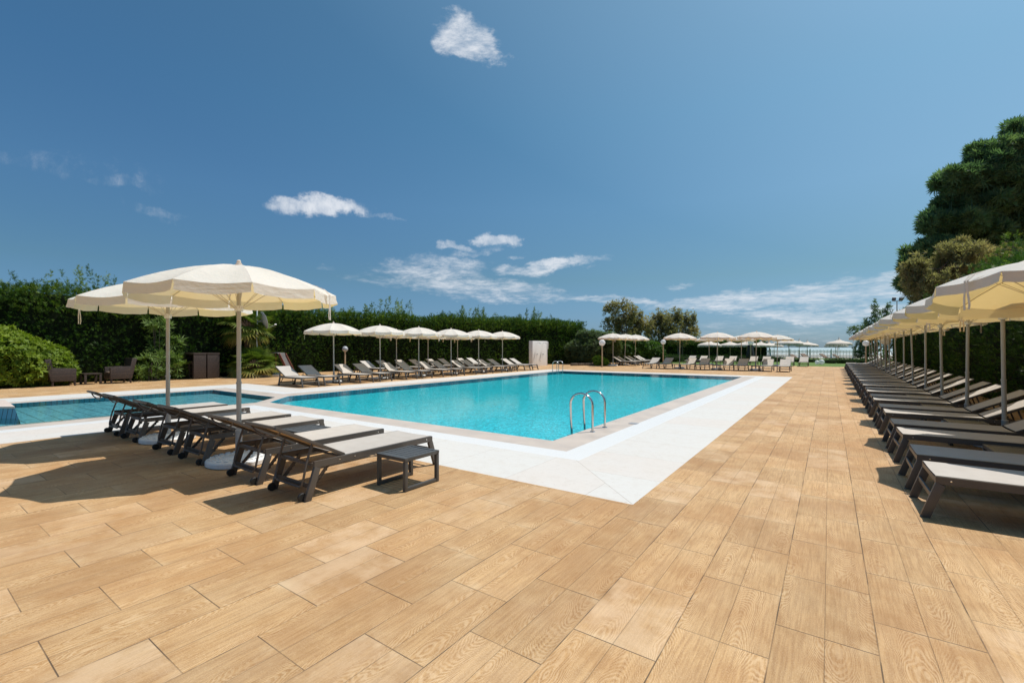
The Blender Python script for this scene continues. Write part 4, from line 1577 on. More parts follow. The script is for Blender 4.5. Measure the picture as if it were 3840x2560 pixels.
# yellow-green bush at the left
shrub('pittosporum_bush', 'big rounded bush with yellow green leaves behind the wicker armchairs', at(10, 17.3),
      [(0, 0, 0.9, 1.5, 1.5, 1.15), (0.15, 0.9, 0.75, 1.0, 1.0, 0.95), (-0.3, -0.4, 1.55, 1.15, 1.2, 0.85), (-0.2, -1.6, 1.2, 1.3, 1.3, 1.1), (0.2, 1.45, 0.5, 0.55, 0.6, 0.5)], 'yellow_leaf', BROAD, 0.17, 100, seed=21, tint0=0.2)
# oleanders before the hedge
shrub('oleander_shrub', 'tall oleander with whorls of long pale leaves behind the first parasol post', at(598, 21.3),
      [(0, 0, 2.2, 0.45, 0.5, 0.75), (0.05, 0.35, 1.5, 0.45, 0.5, 0.7), (0.1, -0.2, 0.8, 0.5, 0.45, 0.7), (0.1, 0.6, 0.5, 0.4, 0.45, 0.5), (-0.1, -0.25, 2.75, 0.3, 0.3, 0.4)], 'oleander_leaf', ROS, 0.34, 11, seed=22, core=False)
shrub('oleander_shrub', 'low oleander with long pale leaves between wicker armchair and bar table', at(560, 20.6),
      [(0, 0, 0.65, 0.5, 0.55, 0.55), (0.1, 0.7, 0.7, 0.45, 0.45, 0.6), (0, 1.1, 0.45, 0.35, 0.4, 0.4)], 'oleander_leaf', ROS, 0.32, 12, seed=23, core=False)
# big silvery oleander and laurel near the showers
shrub('oleander_shrub', 'large silvery green oleander bush between the shower wall and the side parasols', at(2205, 41.5),
      [(0, 0, 1.3, 1.7, 1.3, 1.3), (-1.0, -0.3, 1.2, 1.1, 1.0, 1.1), (0.7, 0.4, 2.1, 1.1, 1.0, 0.95), (-0.3, 0.1, 2.35, 0.9, 0.9, 0.8), (1.5, 1.1, 1.6, 1.2, 1.1, 1.3)], 'silver_leaf', ROS, 0.30, 60, seed=24, up=1.1)
shrub('laurel_shrub', 'dark glossy shrub behind the side group of parasols', at(2335, 46.5),
      [(0, 0, 1.1, 1.6, 1.4, 1.2), (-1.2, -0.6, 1.3, 1.1, 1.0, 1.2), (1.3, 0.9, 1.2, 1.3, 1.2, 1.3), (0.4, 0.3, 2.0, 1.2, 1.1, 0.8), (2.5, 1.8, 1.0, 1.3, 1.2, 1.2)], 'laurel_leaf', BROAD, 0.22, 70, seed=25)
shrub('lime_shrub', 'small bright lime green shrub beside the globe lamp post', at(2249, 38.2),
      [(0, 0, 0.38, 0.55, 0.5, 0.42), (-0.25, 0.1, 0.55, 0.35, 0.35, 0.3), (0.35, 0.1, 0.28, 0.35, 0.35, 0.28)], 'lime_leaf', BROAD, 0.13, 150, seed=26)
# low rounded hedges on the lawn
shrub('clipped_bush', 'low rounded clipped bush behind the side group loungers', at(2465, 47.0), [(0, 0, 0.42, 1.7, 1.2, 0.55), (-1.2, -0.8, 0.40, 0.9, 0.9, 0.5), (1.4, 0.9, 0.36, 1.1, 1.0, 0.45)], 'box_leaf', SPRAY, 0.13, 150, seed=27)
shrub('clipped_bush', 'long low clipped bush behind the lawn side loungers', at(2720, 49.0), [(-4.0, -2.8, 0.32, 1.6, 1.1, 0.42), (-2.3, -1.6, 0.30, 1.6, 1.1, 0.40), (-0.4, -0.3, 0.30, 1.6, 1.1, 0.40), (1.5, 1.0, 0.28, 1.5, 1.1, 0.38), (3.2, 2.2, 0.27, 1.5, 1.1, 0.36), (4.6, 3.2, 0.25, 1.2, 1.0, 0.34)], 'box_leaf', SPRAY, 0.13, 110, seed=28)
shrub('clipped_bush', 'low dark bush between the last lawn lounger and the globe lights', at(3035, 47.5), [(0, 0, 0.14, 1.1, 0.8, 0.24), (-0.9, -0.4, 0.16, 0.8, 0.7, 0.24)], 'box_leaf', SPRAY, 0.12, 150, seed=29)
shrub('clipped_bush', 'wide low dark bush on the lawn before the white fence end', at(3160, 44.0), [(0, 0, 0.20, 1.3, 0.9, 0.30), (-1.0, -0.6, 0.14, 0.8, 0.7, 0.24), (1.2, 0.6, 0.20, 1.1, 0.9, 0.30), (2.1, 1.2, 0.2, 0.9, 0.8, 0.28)], 'box_leaf', SPRAY, 0.12, 150, seed=30)
# border logs
bl = thing('border_edging', 'low border of stone kerbs and logs along the shrub bed', 'border', (0, 0, 0))
rg = random.Random(5)
a, b = far(2140, 37.9), far(2290, 39.6)
mb = MB()
n = 6
for i in range(n):
    p = a.lerp(b, i / n + 0.01); q = a.lerp(b, (i + 1) / n - 0.01)
    mb.bar((p.x, p.y, 0.07 + rg.uniform(0, .03)), (q.x, q.y, 0.08 + rg.uniform(0, .03)), 0.2 + rg.uniform(0, .08), 0.17 + rg.uniform(0, .06))
mb.build('kerb_stones', 'log', bl, bevel=0.02)


# ------------------------------------------------------------------ trees
def limb(mb, a, b, r0, r1, rg, bend=0.12, n=5, sides=7):
    a, b = Vector(a), Vector(b)
    L = (b - a).length
    pts, rs = [], []
    off = Vector((rg.normal(0, 1), rg.normal(0, 1), rg.normal(0, .4))) * L * bend
    for i in range(n):
        t = i / (n - 1)
        pts.append(a.lerp(b, t) + off * math.sin(PI * t))
        rs.append(r0 + (r1 - r0) * t)
    mb.tube(pts, rs, sides)
    return pts


def tree(name, label, base, trunk_h, trunk_r, clumps, mname, tmpl, size, dens, bark='bark', seed=0, group=None, up=0.4, trunks=1, gap=0.35, candles=0, tint0=0.2, mats=None, thin=1.0, sub=0, stretch=1.0, rough=0.22):
    """clumps: (dx, dy, z, rx, ry, rz) of foliage relative to base; limbs reach each of them."""
    rg = np.random.default_rng(seed)
    root = thing(name, label, 'tree', (base[0], base[1], 0), 0, group)
    tk = MB()
    heads = []
    for q in range(trunks):
        a = Vector((rg.normal(0, .25) * (trunks > 1), rg.normal(0, .25) * (trunks > 1), 0))
        e = Vector((rg.normal(0, trunk_h * .06 * trunks), rg.normal(0, trunk_h * .06 * trunks), trunk_h))
        heads.append(limb(tk, a, e, trunk_r, trunk_r * 0.55, rg, 0.05, 7, 10))
    P, D, Sz, T = [], [], [], []
    cd = MB()
    main = len(clumps)
    more = []
    for (dx, dy, z, rx, ry, rz) in clumps:      # ragged smaller tufts breaking the outline
        for _ in range(sub):
            v = rg.normal(0, 1, 3)
            v[2] = abs(v[2]) * 0.9 - 0.15
            v /= np.linalg.norm(v)
            k = rg.uniform(0.28, 0.5)
            more.append((dx + v[0] * rx * .9, dy + v[1] * ry * .9, z + v[2] * rz * .95, rx * k, ry * k, rz * k * stretch))
    shrink = 0.86 if sub else 1.0
    clumps = [(a_, b_, c_, d_ * shrink, e_ * shrink, f_ * shrink) for (a_, b_, c_, d_, e_, f_) in clumps] + more
    for i, (dx, dy, z, rx, ry, rz) in enumerate(clumps):
        h = heads[i % trunks]
        zt = max(min(z - 0.25 * math.hypot(dx, dy) - 0.3, trunk_h), trunk_h * 0.25)
        k = min(int(zt / trunk_h * (len(h) - 1)), len(h) - 1)
        lp = [] if i >= main else limb(tk, h[k], (dx, dy, z - rz * 0.2), trunk_r * 0.38 * thin, 0.02, rg, 0.07)
        for _ in range(3 if lp else 0):
            s = lp[rg.integers(2, 5)]
            limb(tk, s, (dx + rg.normal(0, rx * .5), dy + rg.normal(0, ry * .5), z + rg.normal(0, rz * .4)), 0.035, 0.010, rg, 0.1, 4, 5)
        area = 4 * PI * (rx * ry + ry * rz + rx * rz) / 3
        n = int(area * dens)
        p, v = blob_points((dx, dy, z), (rx, ry, rz), n, rg, gap)
        c = np.array((dx, dy, z))
        p = c + (p - c) * (1 + rough * vnoise(p, 1.7, seed + i))[:, None]
        keep = vnoise(p, 1.3, seed + 50) > (-0.45 if thin == 1.0 else -0.9)
        p, v = p[keep], v[keep]
        n = len(p)
        P.append(p); D.append(v * 0.7 + np.array([0, 0, up]))
        Sz.append(size * rg.uniform(0.6, 1.3, n))
        T.append(tint0 + 0.3 * rg.random(n) + 0.22 * vnoise(p, 0.8, seed + 70) + 0.10 * v[:, 2])
        if candles:
            m = int(candles * rx * ry)
            for _ in range(m):
                a_ = rg.uniform(0, 2 * PI); r_ = math.sqrt(rg.random())
                q = Vector((dx + rx * r_ * math.cos(a_), dy + ry * r_ * math.sin(a_), z + rz * (0.9 * math.sqrt(max(0, 1 - r_ * r_ * .9)))))
                L = rg.uniform(0.35, 0.9)
                cd.tube([q - Vector((0, 0, .35)), q + Vector((rg.normal(0, .05), rg.normal(0, .05), L))], [0.045, 0.02], 5)
    tk.build('trunk', bark, root)
    scatter('crown', mname, np.concatenate(P), np.concatenate(D), np.concatenate(Sz), np.concatenate(T), tmpl, root, 0.5)
    if candles:
        cd.build('shoot_needles', 'pine_needle' if mats is None else mats, root)
    return root


def clumps_at(base, d, pts, ry_=None, seed=0):
    """Clump list from survey positions (column, height line, half width, half height) at depth d, spread in depth."""
    rg = random.Random(seed)
    out = []
    for (x, y, hw, hh, dd) in pts:
        q = far(x, d + dd)
        z = EYE + (1304 - y) / FOC * (d + dd)
        w = hw / FOC * (d + dd)
        out.append((q.x - base[0], q.y - base[1], z, w, w, hh / FOC * (d + dd)))
    return out


pb = at(3960, 29.0)
pc = clumps_at(pb, 28.0, [(3845, 520, 60, 60, 1.5), (3760, 590, 85, 62, 0), (3640, 670, 85, 55, 0), (3720, 720, 100, 52, 1.0), (3820, 640, 90, 70, -0.8), (3575, 700, 32, 42, 0.3),
                          (3530, 840, 62, 38, 0.5), (3620, 830, 90, 48, 0), (3740, 820, 100, 60, 1.0), (3480, 855, 28, 30, 0.2), (3860, 800, 90, 80, 0), (3850, 950, 90, 70, 1),
                          (3450, 955, 42, 32, 1.5), (3408, 985, 22, 22, 1.5), (3520, 930, 60, 44, 0.5), (3440, 1010, 44, 46, 1.2), (3530, 1000, 80, 60, 1.0), (3620, 900, 90, 50, 1.4), (3640, 980, 100, 70, 1.2), (3590, 765, 56, 34, 0.6), (3690, 770, 90, 44, 0.4), (3790, 745, 80, 60, 0.2), (3760, 880, 100, 60, 0.6), (3420, 1070, 34, 44, 1.4), (3700, 930, 100, 60, 2.0), (3980, 560, 110, 90, 2.0), (4120, 640, 120, 110, 1.0), (4020, 780, 130, 110, 2.5), (4150, 880, 120, 100, 0)])
tree('pine_tree', 'big dark pine with upright young shoots rising over the hedge', pb, 12.0, 0.30, pc, 'pine_needle', TUFT, 0.46, 36, 'grey_bark', seed=41, up=0.5, candles=3.2, gap=0.45, tint0=0.25, thin=0.55, sub=6, stretch=1.1, rough=0.3)
tb = at(3600, 23.0)
tcl = clumps_at(tb, 22.5, [(3600, 960, 75, 60, 0), (3520, 1000, 75, 60, 0.3), (3680, 980, 85, 70, 0.6), (3450, 1060, 60, 60, 0.5), (3560, 1070, 100, 70, -0.2), (3680, 1080, 100, 70, 0.2), (3470, 1130, 70, 50, 0.6), (3770, 1060, 70, 60, 0.8), (3430, 1010, 36, 30, 0.2), (3600, 1150, 120, 60, 1.0)])
tree('tamarisk_tree', 'feathery brown green tamarisk tree between pine and parasols', tb, 4.0, 0.10, tcl, 'tamarisk_leaf', WISP, 0.24, 48, 'grey_bark', seed=42, trunks=3, up=0.8, tint0=0.38, sub=8, stretch=1.3, rough=0.45)
cb_ = at(3800, 15.5)
ccl = clumps_at(cb_, 15.5, [(3800, 960, 50, 42, 0), (3740, 1000, 55, 34, 0.1), (3830, 1010, 60, 50, 0.2), (3690, 1040, 40, 26, 0.1), (3790, 905, 20, 34, 0)])
tree('cypress_tree', 'bright green young cypress spray poking above the hedge below the pine', cb_, 3.6, 0.07, ccl, 'cypress_leaf', SPRAY, 0.20, 95, seed=43, up=0.8, tint0=0.50)
# far trees past the pool end
for i, (x, d, pts, lb, ti) in enumerate((
    (2338, 56.0, [(2330, 1150, 40, 22, 0), (2300, 1165, 32, 20, 0.5), (2360, 1180, 30, 28, -0.5), (2320, 1205, 52, 28, 0.3), (2290, 1230, 36, 30, 0), (2350, 1240, 46, 34, 0.5), (2330, 1275, 60, 34, 0)], 'thin open tamarisk with bare forked branches behind the oleander', 0.40),
    (2402, 57.0, [(2402, 1195, 24, 22, 0), (2385, 1220, 26, 24, 0.5), (2420, 1225, 26, 28, -0.5), (2400, 1260, 42, 34, 0)], 'small brownish tamarisk in the gap between larger far trees', 0.46),
    (2470, 58.0, [(2468, 1206, 22, 28, 0), (2450, 1225, 28, 30, 0.4), (2490, 1215, 24, 34, -0.3), (2470, 1255, 46, 40, 0)], 'upright feathery tamarisk left of the broadest far tree', 0.33),
    (2545, 58.5, [(2535, 1198, 26, 30, 0), (2560, 1210, 30, 32, 0.4), (2590, 1215, 18, 32, -0.2), (2520, 1220, 34, 38, -0.5), (2580, 1240, 30, 40, 0.3), (2545, 1265, 62, 42, 0)], 'broad bushy tamarisk nearest the sea in the far tree group', 0.30))):
    b_ = at(x, d)
    tree('tamarisk_tree', lb, b_, (1304 - pts[0][1]) / FOC * d * 0.75 + 1.5, 0.10, clumps_at(b_, d, pts), 'tamarisk_leaf', WISP, 0.36, 9, 'grey_bark', seed=50 + i, group='tamarisk trees past the pool end', trunks=2, up=1.3, gap=0.2, tint0=ti, sub=6, stretch=1.9, rough=0.35, thin=0.6)
# trees at the end of the right row
for i, (x, d, pts, lb, ti) in enumerate((
    (3262, 52, [(3278, 1175, 16, 34, 0), (3250, 1225, 28, 24, 0.3), (3290, 1210, 22, 30, 0.5), (3222, 1245, 26, 20, 0), (3255, 1265, 46, 30, 0), (3290, 1275, 42, 44, 0.4), (3230, 1320, 36, 34, 0.2), (3270, 1335, 46, 30, -0.4)], 'feathery grey green tamarisk at the end of the hedge side row', 0.14),
    (3320, 55, [(3338, 1160, 12, 20, 0), (3325, 1185, 22, 18, 0.4), (3312, 1215, 28, 28, 0.2), (3345, 1230, 30, 40, 0)], 'thin tamarisk beside the floodlight mast', 0.16),
    (3395, 55, [(3393, 1165, 14, 12, 0), (3380, 1180, 18, 14, 0.4), (3400, 1210, 34, 30, 0.2)], 'small tamarisk tip behind the parasol row right of the floodlight mast', 0.16))):
    b_ = at(x, d)
    tree('tamarisk_tree', lb, b_, (1304 - pts[0][1]) / FOC * d * 0.7 + 1.4, 0.09, clumps_at(b_, d, pts), 'silver_leaf', WISP, 0.34, 9, 'grey_bark', seed=60 + i, group='tamarisk trees by the floodlight', trunks=3, up=1.1, gap=0.25, tint0=ti, sub=4, stretch=1.6, rough=0.3, thin=0.6)


# ------------------------------------------------------------------ palms
def fan(mb_v, mb_f, tints, c, d, r, rg, ti):
    """One fan leaf : narrow segments radiating in the plane around d."""
    d = Vector(d).normalized()
    s = d.cross(Vector((0, 0, 1)))
    if s.length < 0.05:
        s = Vector((1, 0, 0))
    s.normalize()
    n = s.cross(d)
    n = (n + s * rg.normal(0, .35)).normalized()
    s = d.cross(n).normalized()
    for i in range(18):
        a = R(-112 + 224 * i / 17)
        L = r * (0.62 + 0.38 * math.cos(a * 0.62)) * rg.uniform(.9, 1.05)
        e = d * math.cos(a) + s * math.sin(a)
        w = s * math.cos(a) - d * math.sin(a)
        o = len(mb_v)
        fold = n * (0.04 * r)
        dr = Vector((0, 0, -1)) * L * 0.22
        mb_v += [c, c + e * L * .5 + w * r * .062 + fold * 0.3, c + e * L * .5 - w * r * .062 + fold * .3, c + e * L + dr]
        mb_f += [(o, o + 1, o + 2), (o + 2, o + 1, o + 3)]
        tints += [ti * 0.8, ti, ti, min(1, ti + 0.35)]


def palm(name, label, base, h, crown_r, leaves, leaf_r, seed, low=-0.5, tint=(0.1, 0.9), trunk_r=0.12):
    rg = np.random.default_rng(seed)
    root = thing(name, label, 'palm', (base[0], base[1], 0))
    tk = MB()
    tk.tube([(0, 0, 0), (0.02, 0, h * .4), (0, 0.03, h * .75), (0, 0, h)], [trunk_r * 1.15, trunk_r, trunk_r * 1.1, trunk_r * .6], 12)
    vs, fs, tn = [], [], []
    for i in range(leaves):
        a = i * 2.39996
        e = 1.35 - (1.35 - low) * (i / (leaves - 1)) ** 0.85
        dirv = Vector((math.cos(a) * math.cos(e), math.sin(a) * math.cos(e), math.sin(e)))
        L = crown_r * rg.uniform(.75, 1.0)
        c = Vector((0, 0, h)) + dirv * L + Vector((0, 0, -0.12 * L * L * math.cos(e)))
        mid = Vector((0, 0, h)) + dirv * L * 0.5
        tk.tube([(0, 0, h - 0.05), mid, c], [0.022, 0.014, 0.009], 5)
        dl = (dirv + Vector((0, 0, -0.25))).normalized()
        fan(vs, fs, tn, c, dl, leaf_r * rg.uniform(.8, 1.1), rg, tint[0] + (tint[1] - tint[0]) * (i / leaves) ** 1.6 * rg.uniform(.5, 1.1))
    tk.build('trunk', 'bark', root)
    me = bpy.data.meshes.new('fronds')
    me.from_pydata([tuple(v) for v in vs], [], fs)
    at_ = me.attributes.new('tint', 'FLOAT', 'POINT')
    at_.data.foreach_set('value', np.clip(np.array(tn), 0, 1).astype(np.float32))
    me.materials.append(MAT['fan_leaf'])
    link('fronds', me, root)


palm('palm_tree', 'fan palm with yellowing lower fronds beside the satellite dish', at(925, 24.0), 2.65, 0.85, 38, 0.82, 71, low=-0.9, tint=(0.15, 1.0))
palm('low_fan_palm', 'low bushy fan palm in the stone edged bed', at(955, 23.4), 0.50, 0.78, 46, 0.72, 72, low=-0.25, tint=(0.2, 0.85), trunk_r=0.16)
palm('low_fan_palm', 'smaller shaded fan palm half hidden behind the first parasol post', at(880, 24.2), 0.35, 0.5, 22, 0.5, 73, low=-0.1, tint=(0.05, 0.4), trunk_r=0.12)
bd = thing('bed_edging', 'low pale brick edging round the fan palm bed', 'border', (0, 0, 0))
mb = MB()
a, b = far(905, 22.75), far(1046, 23.4)
n = 16
for i in range(n):
    p = a.lerp(b, i / n + 0.004); q = a.lerp(b, (i + 1) / n - 0.004)
    mb.bar((p.x, p.y, 0.06), (q.x, q.y, 0.06), 0.10, 0.12)
mb.build('edging_blocks', 'border', bd, bevel=0.008)

# satellite dish on its pole
dp = far(963.7, 23.8)
sd = thing('satellite_dish', 'grey satellite dish on a white pole among the palms', 'satellite dish', (dp.x, dp.y, 0), 0)
mb = MB()
mb.tube([(0, 0, 0), (0, 0, 3.6)], 0.035, 12)
mb.build('mast', 'white_paint', sd)
Rv = Vector((CS, SN, 0)); Fv = Vector((-SN, CS, 0))
face = (Rv * 0.68 + Fv * 0.68 + Vector((0, 0, 0.28))).normalized()
cc = Rv * 0.28 + Vector((0, 0, 2.93))
rot = face.to_track_quat('Z', 'Y').to_matrix()
mb = MB()
mb.lathe([(0.0, 0.0), (0.15, 0.01), (0.30, 0.04), (0.47, 0.10), (0.475, 0.092), (0.30, 0.03), (0.15, 0.0), (0.0, -0.012)], 28, cc, rot)
mb.build('dish', 'dish', sd)
mb = MB()
mb.bar(Vector((0, 0, 2.86)), cc - face * 0.03, 0.07, 0.09)
mb.build('bracket', 'grey_paint', sd)
mb = MB()
lo = cc + rot @ Vector((0, -0.44, 0.06))
if (cc + rot @ Vector((0, 0.44, 0.06))).z < lo.z:
    lo = cc + rot @ Vector((0, 0.44, 0.06))
ln = cc + face * 0.72 - Vector((0, 0, 0.38))
mb.tube([lo, ln], 0.012, 8)
mb.build('feed_arm', 'grey_paint', sd)
mb = MB()
mb.tube([ln, ln - face * 0.10 + Vector((0, 0, 0.03))], 0.035, 12)
mb.build('receiver', 'white_paint', sd)

# old steamer lounger standing behind the palm bed
sx_ = far(1052, 24.2)
ch = thing('deck_chair', 'dark grey hooded deck chair with red brown wooden side rails by the hedge', 'deck chair', (sx_.x, sx_.y, 0), YAW)
for s in (-1, 1):
    mb = MB()
    mb.bar((0.62, s * 0.33, 0.10), (-0.02 + 0.1, s * 0.33, 1.20), 0.045, 0.11, (1, 0, 0))
    mb.build('side_rail', 'red_wood', ch, bevel=0.006)
mb = MB()
mb.add([(0.56, -0.305, 0.16), (0.56, 0.305, 0.16), (0.06, 0.305, 1.16), (0.06, -0.305, 1.16), (0.53, -0.305, 0.145), (0.53, 0.305, 0.145), (0.03, 0.305, 1.145), (0.03, -0.305, 1.145)],
       [(0, 1, 2, 3), (7, 6, 5, 4), (0, 4, 5, 1), (1, 5, 6, 2), (2, 6, 7, 3), (3, 7, 4, 0)])
mb.build('sling', 'grey_cloth', ch)
mb = MB()
pts = [(0.13, 0.97), (0.10, 1.14), (0.02, 1.24), (-0.30, 1.25), (-0.62, 1.20)]
vs, fs = [], []
for (x, z) in pts:
    for yy in (-0.37, 0.37):
        vs += [(x, yy, z), (x - 0.01, yy, z - 0.02)]
for i in range(len(pts) - 1):
    o = i * 4
    fs += [(o, o + 2, o + 6, o + 4), (o + 1, o + 5, o + 7, o + 3), (o, o + 4, o + 5, o + 1), (o + 2, o + 3, o + 7, o + 6)]
mb.add(vs, fs)
mb.build('hood', 'grey_cloth', ch)
for s in (-1, 1):
    mb = MB()
    mb.bar((-0.45, s * 0.33, 1.19), (-0.40, s * 0.33, 0.0), 0.04, 0.04)
    mb.build('leg', 'red_wood', ch)
mb = MB()
mb.box((0.66, 0, 0.06), (0.30, 0.60, 0.12))
mb.build('foot_board', 'red_wood', ch, bevel=0.01)
bp = far(1036, 23.9)
tb_ = thing('blue_tub', 'small blue plastic tub on the tiles beside the palm bed', 'tub', (bp.x, bp.y, 0), YAW)
mb = MB()
mb.lathe([(0.0, 0.0), (0.17, 0.0), (0.21, 0.19), (0.225, 0.19), (0.225, 0.205), (0.20, 0.205), (0.165, 0.02), (0.0, 0.02)], 20)
mb.build('tub_body', 'blue', tb_)
mb = MB()
mb.tube([(-0.22, 0, 0.2), (-0.12, 0, 0.3), (0.12, 0, 0.3), (0.22, 0, 0.2)], 0.008, 6)
mb.build('handle', 'white_base', tb_)

# raised seat block in the shallow pool
q0, q1 = far(-260, 9.70), far(56, 9.70)
q2, q3 = far(20, 10.95), far(-260, 10.95)
rb = thing('pool_seat_block', 'raised blue tiled block with pink stone top at the edge of the shallow pool', 'pool step', (0, 0, 0))
mb = MB()
zt = 0.20
k0, k1 = far(-260, 9.68), far(82, 9.62)
mb.add([(k0.x, k0.y, -0.18), (k1.x, k1.y, -0.18), (q1.x, q1.y, zt), (q0.x, q0.y, zt), (q2.x + .1, q2.y, -0.18), (q2.x, q2.y, zt), (q3.x, q3.y, -0.18), (q3.x, q3.y, zt)],
       [(0, 1, 2, 3), (1, 4, 5, 2), (4, 6, 7, 5), (0, 3, 7, 6), (2, 5, 7, 3)])
m, nt, b = mat('blue_step_tile')
P = nt.obj()
X, Y, Z = nt.sep(P)
al = nt.m('ADD', nt.m('MULTIPLY', X, CS), nt.m('MULTIPLY', Y, SN))
fq = nt.m('FRACT', nt.m('DIVIDE', al, 0.105))
j = nt.step(nt.m('ABSOLUTE', nt.m('SUBTRACT', fq, 0.5)), 0.42, 0.45)
nt.put(b.inputs['Base Color'], nt.mix(j, nt.mix(nt.noise(P, 5, 3), (0.12, 0.30, 0.40), (0.16, 0.36, 0.46)), (0.05, 0.045, 0.045)))
b.inputs['Roughness'].default_value = 0.3
MAT['step_tile'] = m
mb.build('tiled_sides', 'step_tile', rb, smooth=False)
mb = MB()
vv = [q0, q1, q2, q3]
cen = (q0 + q1 + q2 + q3) / 4
mb.add([(v.x, v.y, zt + 0.003) for v in vv] + [(v.x, v.y, zt + 0.043) for v in vv], [(3, 2, 1, 0), (4, 5, 6, 7), (0, 1, 5, 4), (1, 2, 6, 5), (2, 3, 7, 6), (3, 0, 4, 7)])
mb.build('stone_top', 'pale_slab', rb, bevel=0.006)


# ------------------------------------------------------------------ beach side
def make_pagoda():
    root = thing('beach_parasol', 'x', 'beach parasol')
    mb = MB()
    mb.tube([(0, 0, 0), (0, 0, 2.25)], 0.03, 8)
    mb.build('pole', 'lamp_pole', root)
    n = 24
    prof = [(0.015, 2.62), (0.03, 2.48), (0.07, 2.36), (0.16, 2.24), (0.34, 2.13), (0.62, 2.05), (0.95, 1.97), (1.18, 1.87), (1.27, 1.77)]
    mb = MB()
    vs, fs = [], []
    for (r, z) in prof:
        for k in range(n):
            a = 2 * PI * k / n
            sc_ = 1 - 0.03 * (abs(math.sin(a * 4)) ** 0.5) * (r / 1.27)
            vs.append((r * sc_ * math.cos(a), r * sc_ * math.sin(a), z + 0.03 * (r / 1.27) * abs(math.sin(a * 4))))
    for i in range(len(prof) - 1):
        for k in range(n):
            a, b = i * n + k, i * n + (k + 1) % n
            fs.append((a, b, b + n, a + n))
    mb.add(vs, fs)
    mb.build('canopy', 'pagoda', root, sharp=80)
    mb = MB()
    for k in range(48):
        a = 2 * PI * k / 48
        L = 0.17 + 0.03 * math.sin(k * 2.1)
        z0 = 1.79
        p = [(1.262 * math.cos(a + q), 1.262 * math.sin(a + q)) for q in (-0.05, 0.05)]
        mb.add([(*p[0], z0), (*p[1], z0), (p[1][0] * 1.004, p[1][1] * 1.004, z0 - L), (p[0][0] * 1.004, p[0][1] * 1.004, z0 - L)], [(0, 1, 2, 3)])
    mb.build('fringe', 'pagoda', root)
    mb = MB()
    mb.lathe([(0.03, 2.20), (0.7, 1.93), (1.20, 1.80)], 24)
    mb.build('lining', 'pagoda_under', root, sharp=80)
    return root


PAG = make_pagoda()
KIDS[PAG.name] = [(c, kids(c)) for c in kids(PAG)]
pg = [(2660, 51, 1.0), (2738, 55, 1.0), (2801, 51, 1.0), (2853, 58, 1.0), (2884, 66, 1.0), (2903, 70, 1.0), (2958, 52, 1.12), (2997, 58, 1.05), (3027, 60, 1.02), (3134, 60, 1.0), (3140, 66, 1.05), (3146, 57, 1.12)]
for i, (x, d, s) in enumerate(pg):
    p = far(x, d)
    lb = f'ivory pagoda parasol with fringe, {ORD[i]} from the shrub end, before the white fence'
    if i == 0:
        PAG.location = p
        tag(PAG, lb, 'beach parasol', 'fringed beach parasols by the white fence')
    else:
        copy_tree(PAG, p, i * 0.7, lb, 'fringed beach parasols by the white fence', scale=s)

# brown beach loungers
bl0 = thing('beach_lounger', 'x', 'beach lounger')
mb = MB()
mb.box((0, 0, 0.30), (0.62, 1.3, 0.05))
mb.build('seat', 'brown_sling', bl0, bevel=0.01)
mb = MB()
mb.bar((0, 0.64, 0.32), (0, 1.20, 0.72), 0.62, 0.05)
mb.build('backrest', 'brown_sling', bl0, bevel=0.01)
for sx in (-1, 1):
    for y in (-0.55, 0.5):
        mb = MB()
        mb.box((sx * 0.27, y, 0.138), (0.05, 0.05, 0.274))
        mb.build('leg', 'timber', bl0)
KIDS[bl0.name] = [(c, kids(c)) for c in kids(bl0)]
for i, (x, d, sc_, lb) in enumerate(((3000, 54, 1.15, 'brown beach lounger behind the last lawn lounger'), (3043, 54, 1.1, 'brown beach lounger left of the globe lights, below the fence'), (3122, 52, 1.1, 'brown beach lounger below the group of three pagoda parasols'), (3170, 53, 1.05, 'brown beach lounger nearest the fence end'))):
    p = far(x, d)
    if i == 0:
        bl0.location = p
        bl0.rotation_euler = (0, 0, YAW + 0.3)
        tag(bl0, lb, 'beach lounger', 'brown beach loungers')
    else:
        copy_tree(bl0, p, YAW + 0.2 * i, lb, 'brown beach loungers', scale=sc_)

# white picket fence
FY = 80.0
fe = thing('picket_fence', 'white wooden picket fence between lawn and beach', 'fence', (0, FY, 0))
pk = MB()
x = -9.9
rg = random.Random(3)
while x < 2.75:
    hgt = 1.16 + rg.uniform(-.02, .02)
    pk.box((x, 0, hgt / 2), (0.105, 0.022, hgt))
    pk.add([(x - .0525, -.011, hgt), (x + .0525, -.011, hgt), (x, -.011, hgt + .07), (x - .0525, .011, hgt), (x + .0525, .011, hgt), (x, .011, hgt + .07)], [(0, 1, 2), (5, 4, 3), (0, 2, 5, 3), (1, 4, 5, 2)])
    x += 0.17
pk.build('pickets', 'white_paint', fe, smooth=False)
mb = MB()
for z in (0.30, 0.90):
    mb.box((-3.6, 0.035, z), (12.7, 0.04, 0.09))
mb.bar((-9.6, 0.04, 0.3), (-8.0, 0.04, 0.9), 0.04, 0.09)
mb.build('rails', 'white_paint', fe, smooth=False)
for i in range(6):
    mb = MB()
    mb.box((-10.0 + i * 2.56, 0.0, 0.68), (0.14, 0.14, 1.36))
    mb.build('post', 'white_paint', fe, bevel=0.01)
mb = MB()
mb.box((2.95, 0, 0.85), (0.34, 0.34, 1.7))
mb.build('end_pillar', 'border', fe, bevel=0.02)

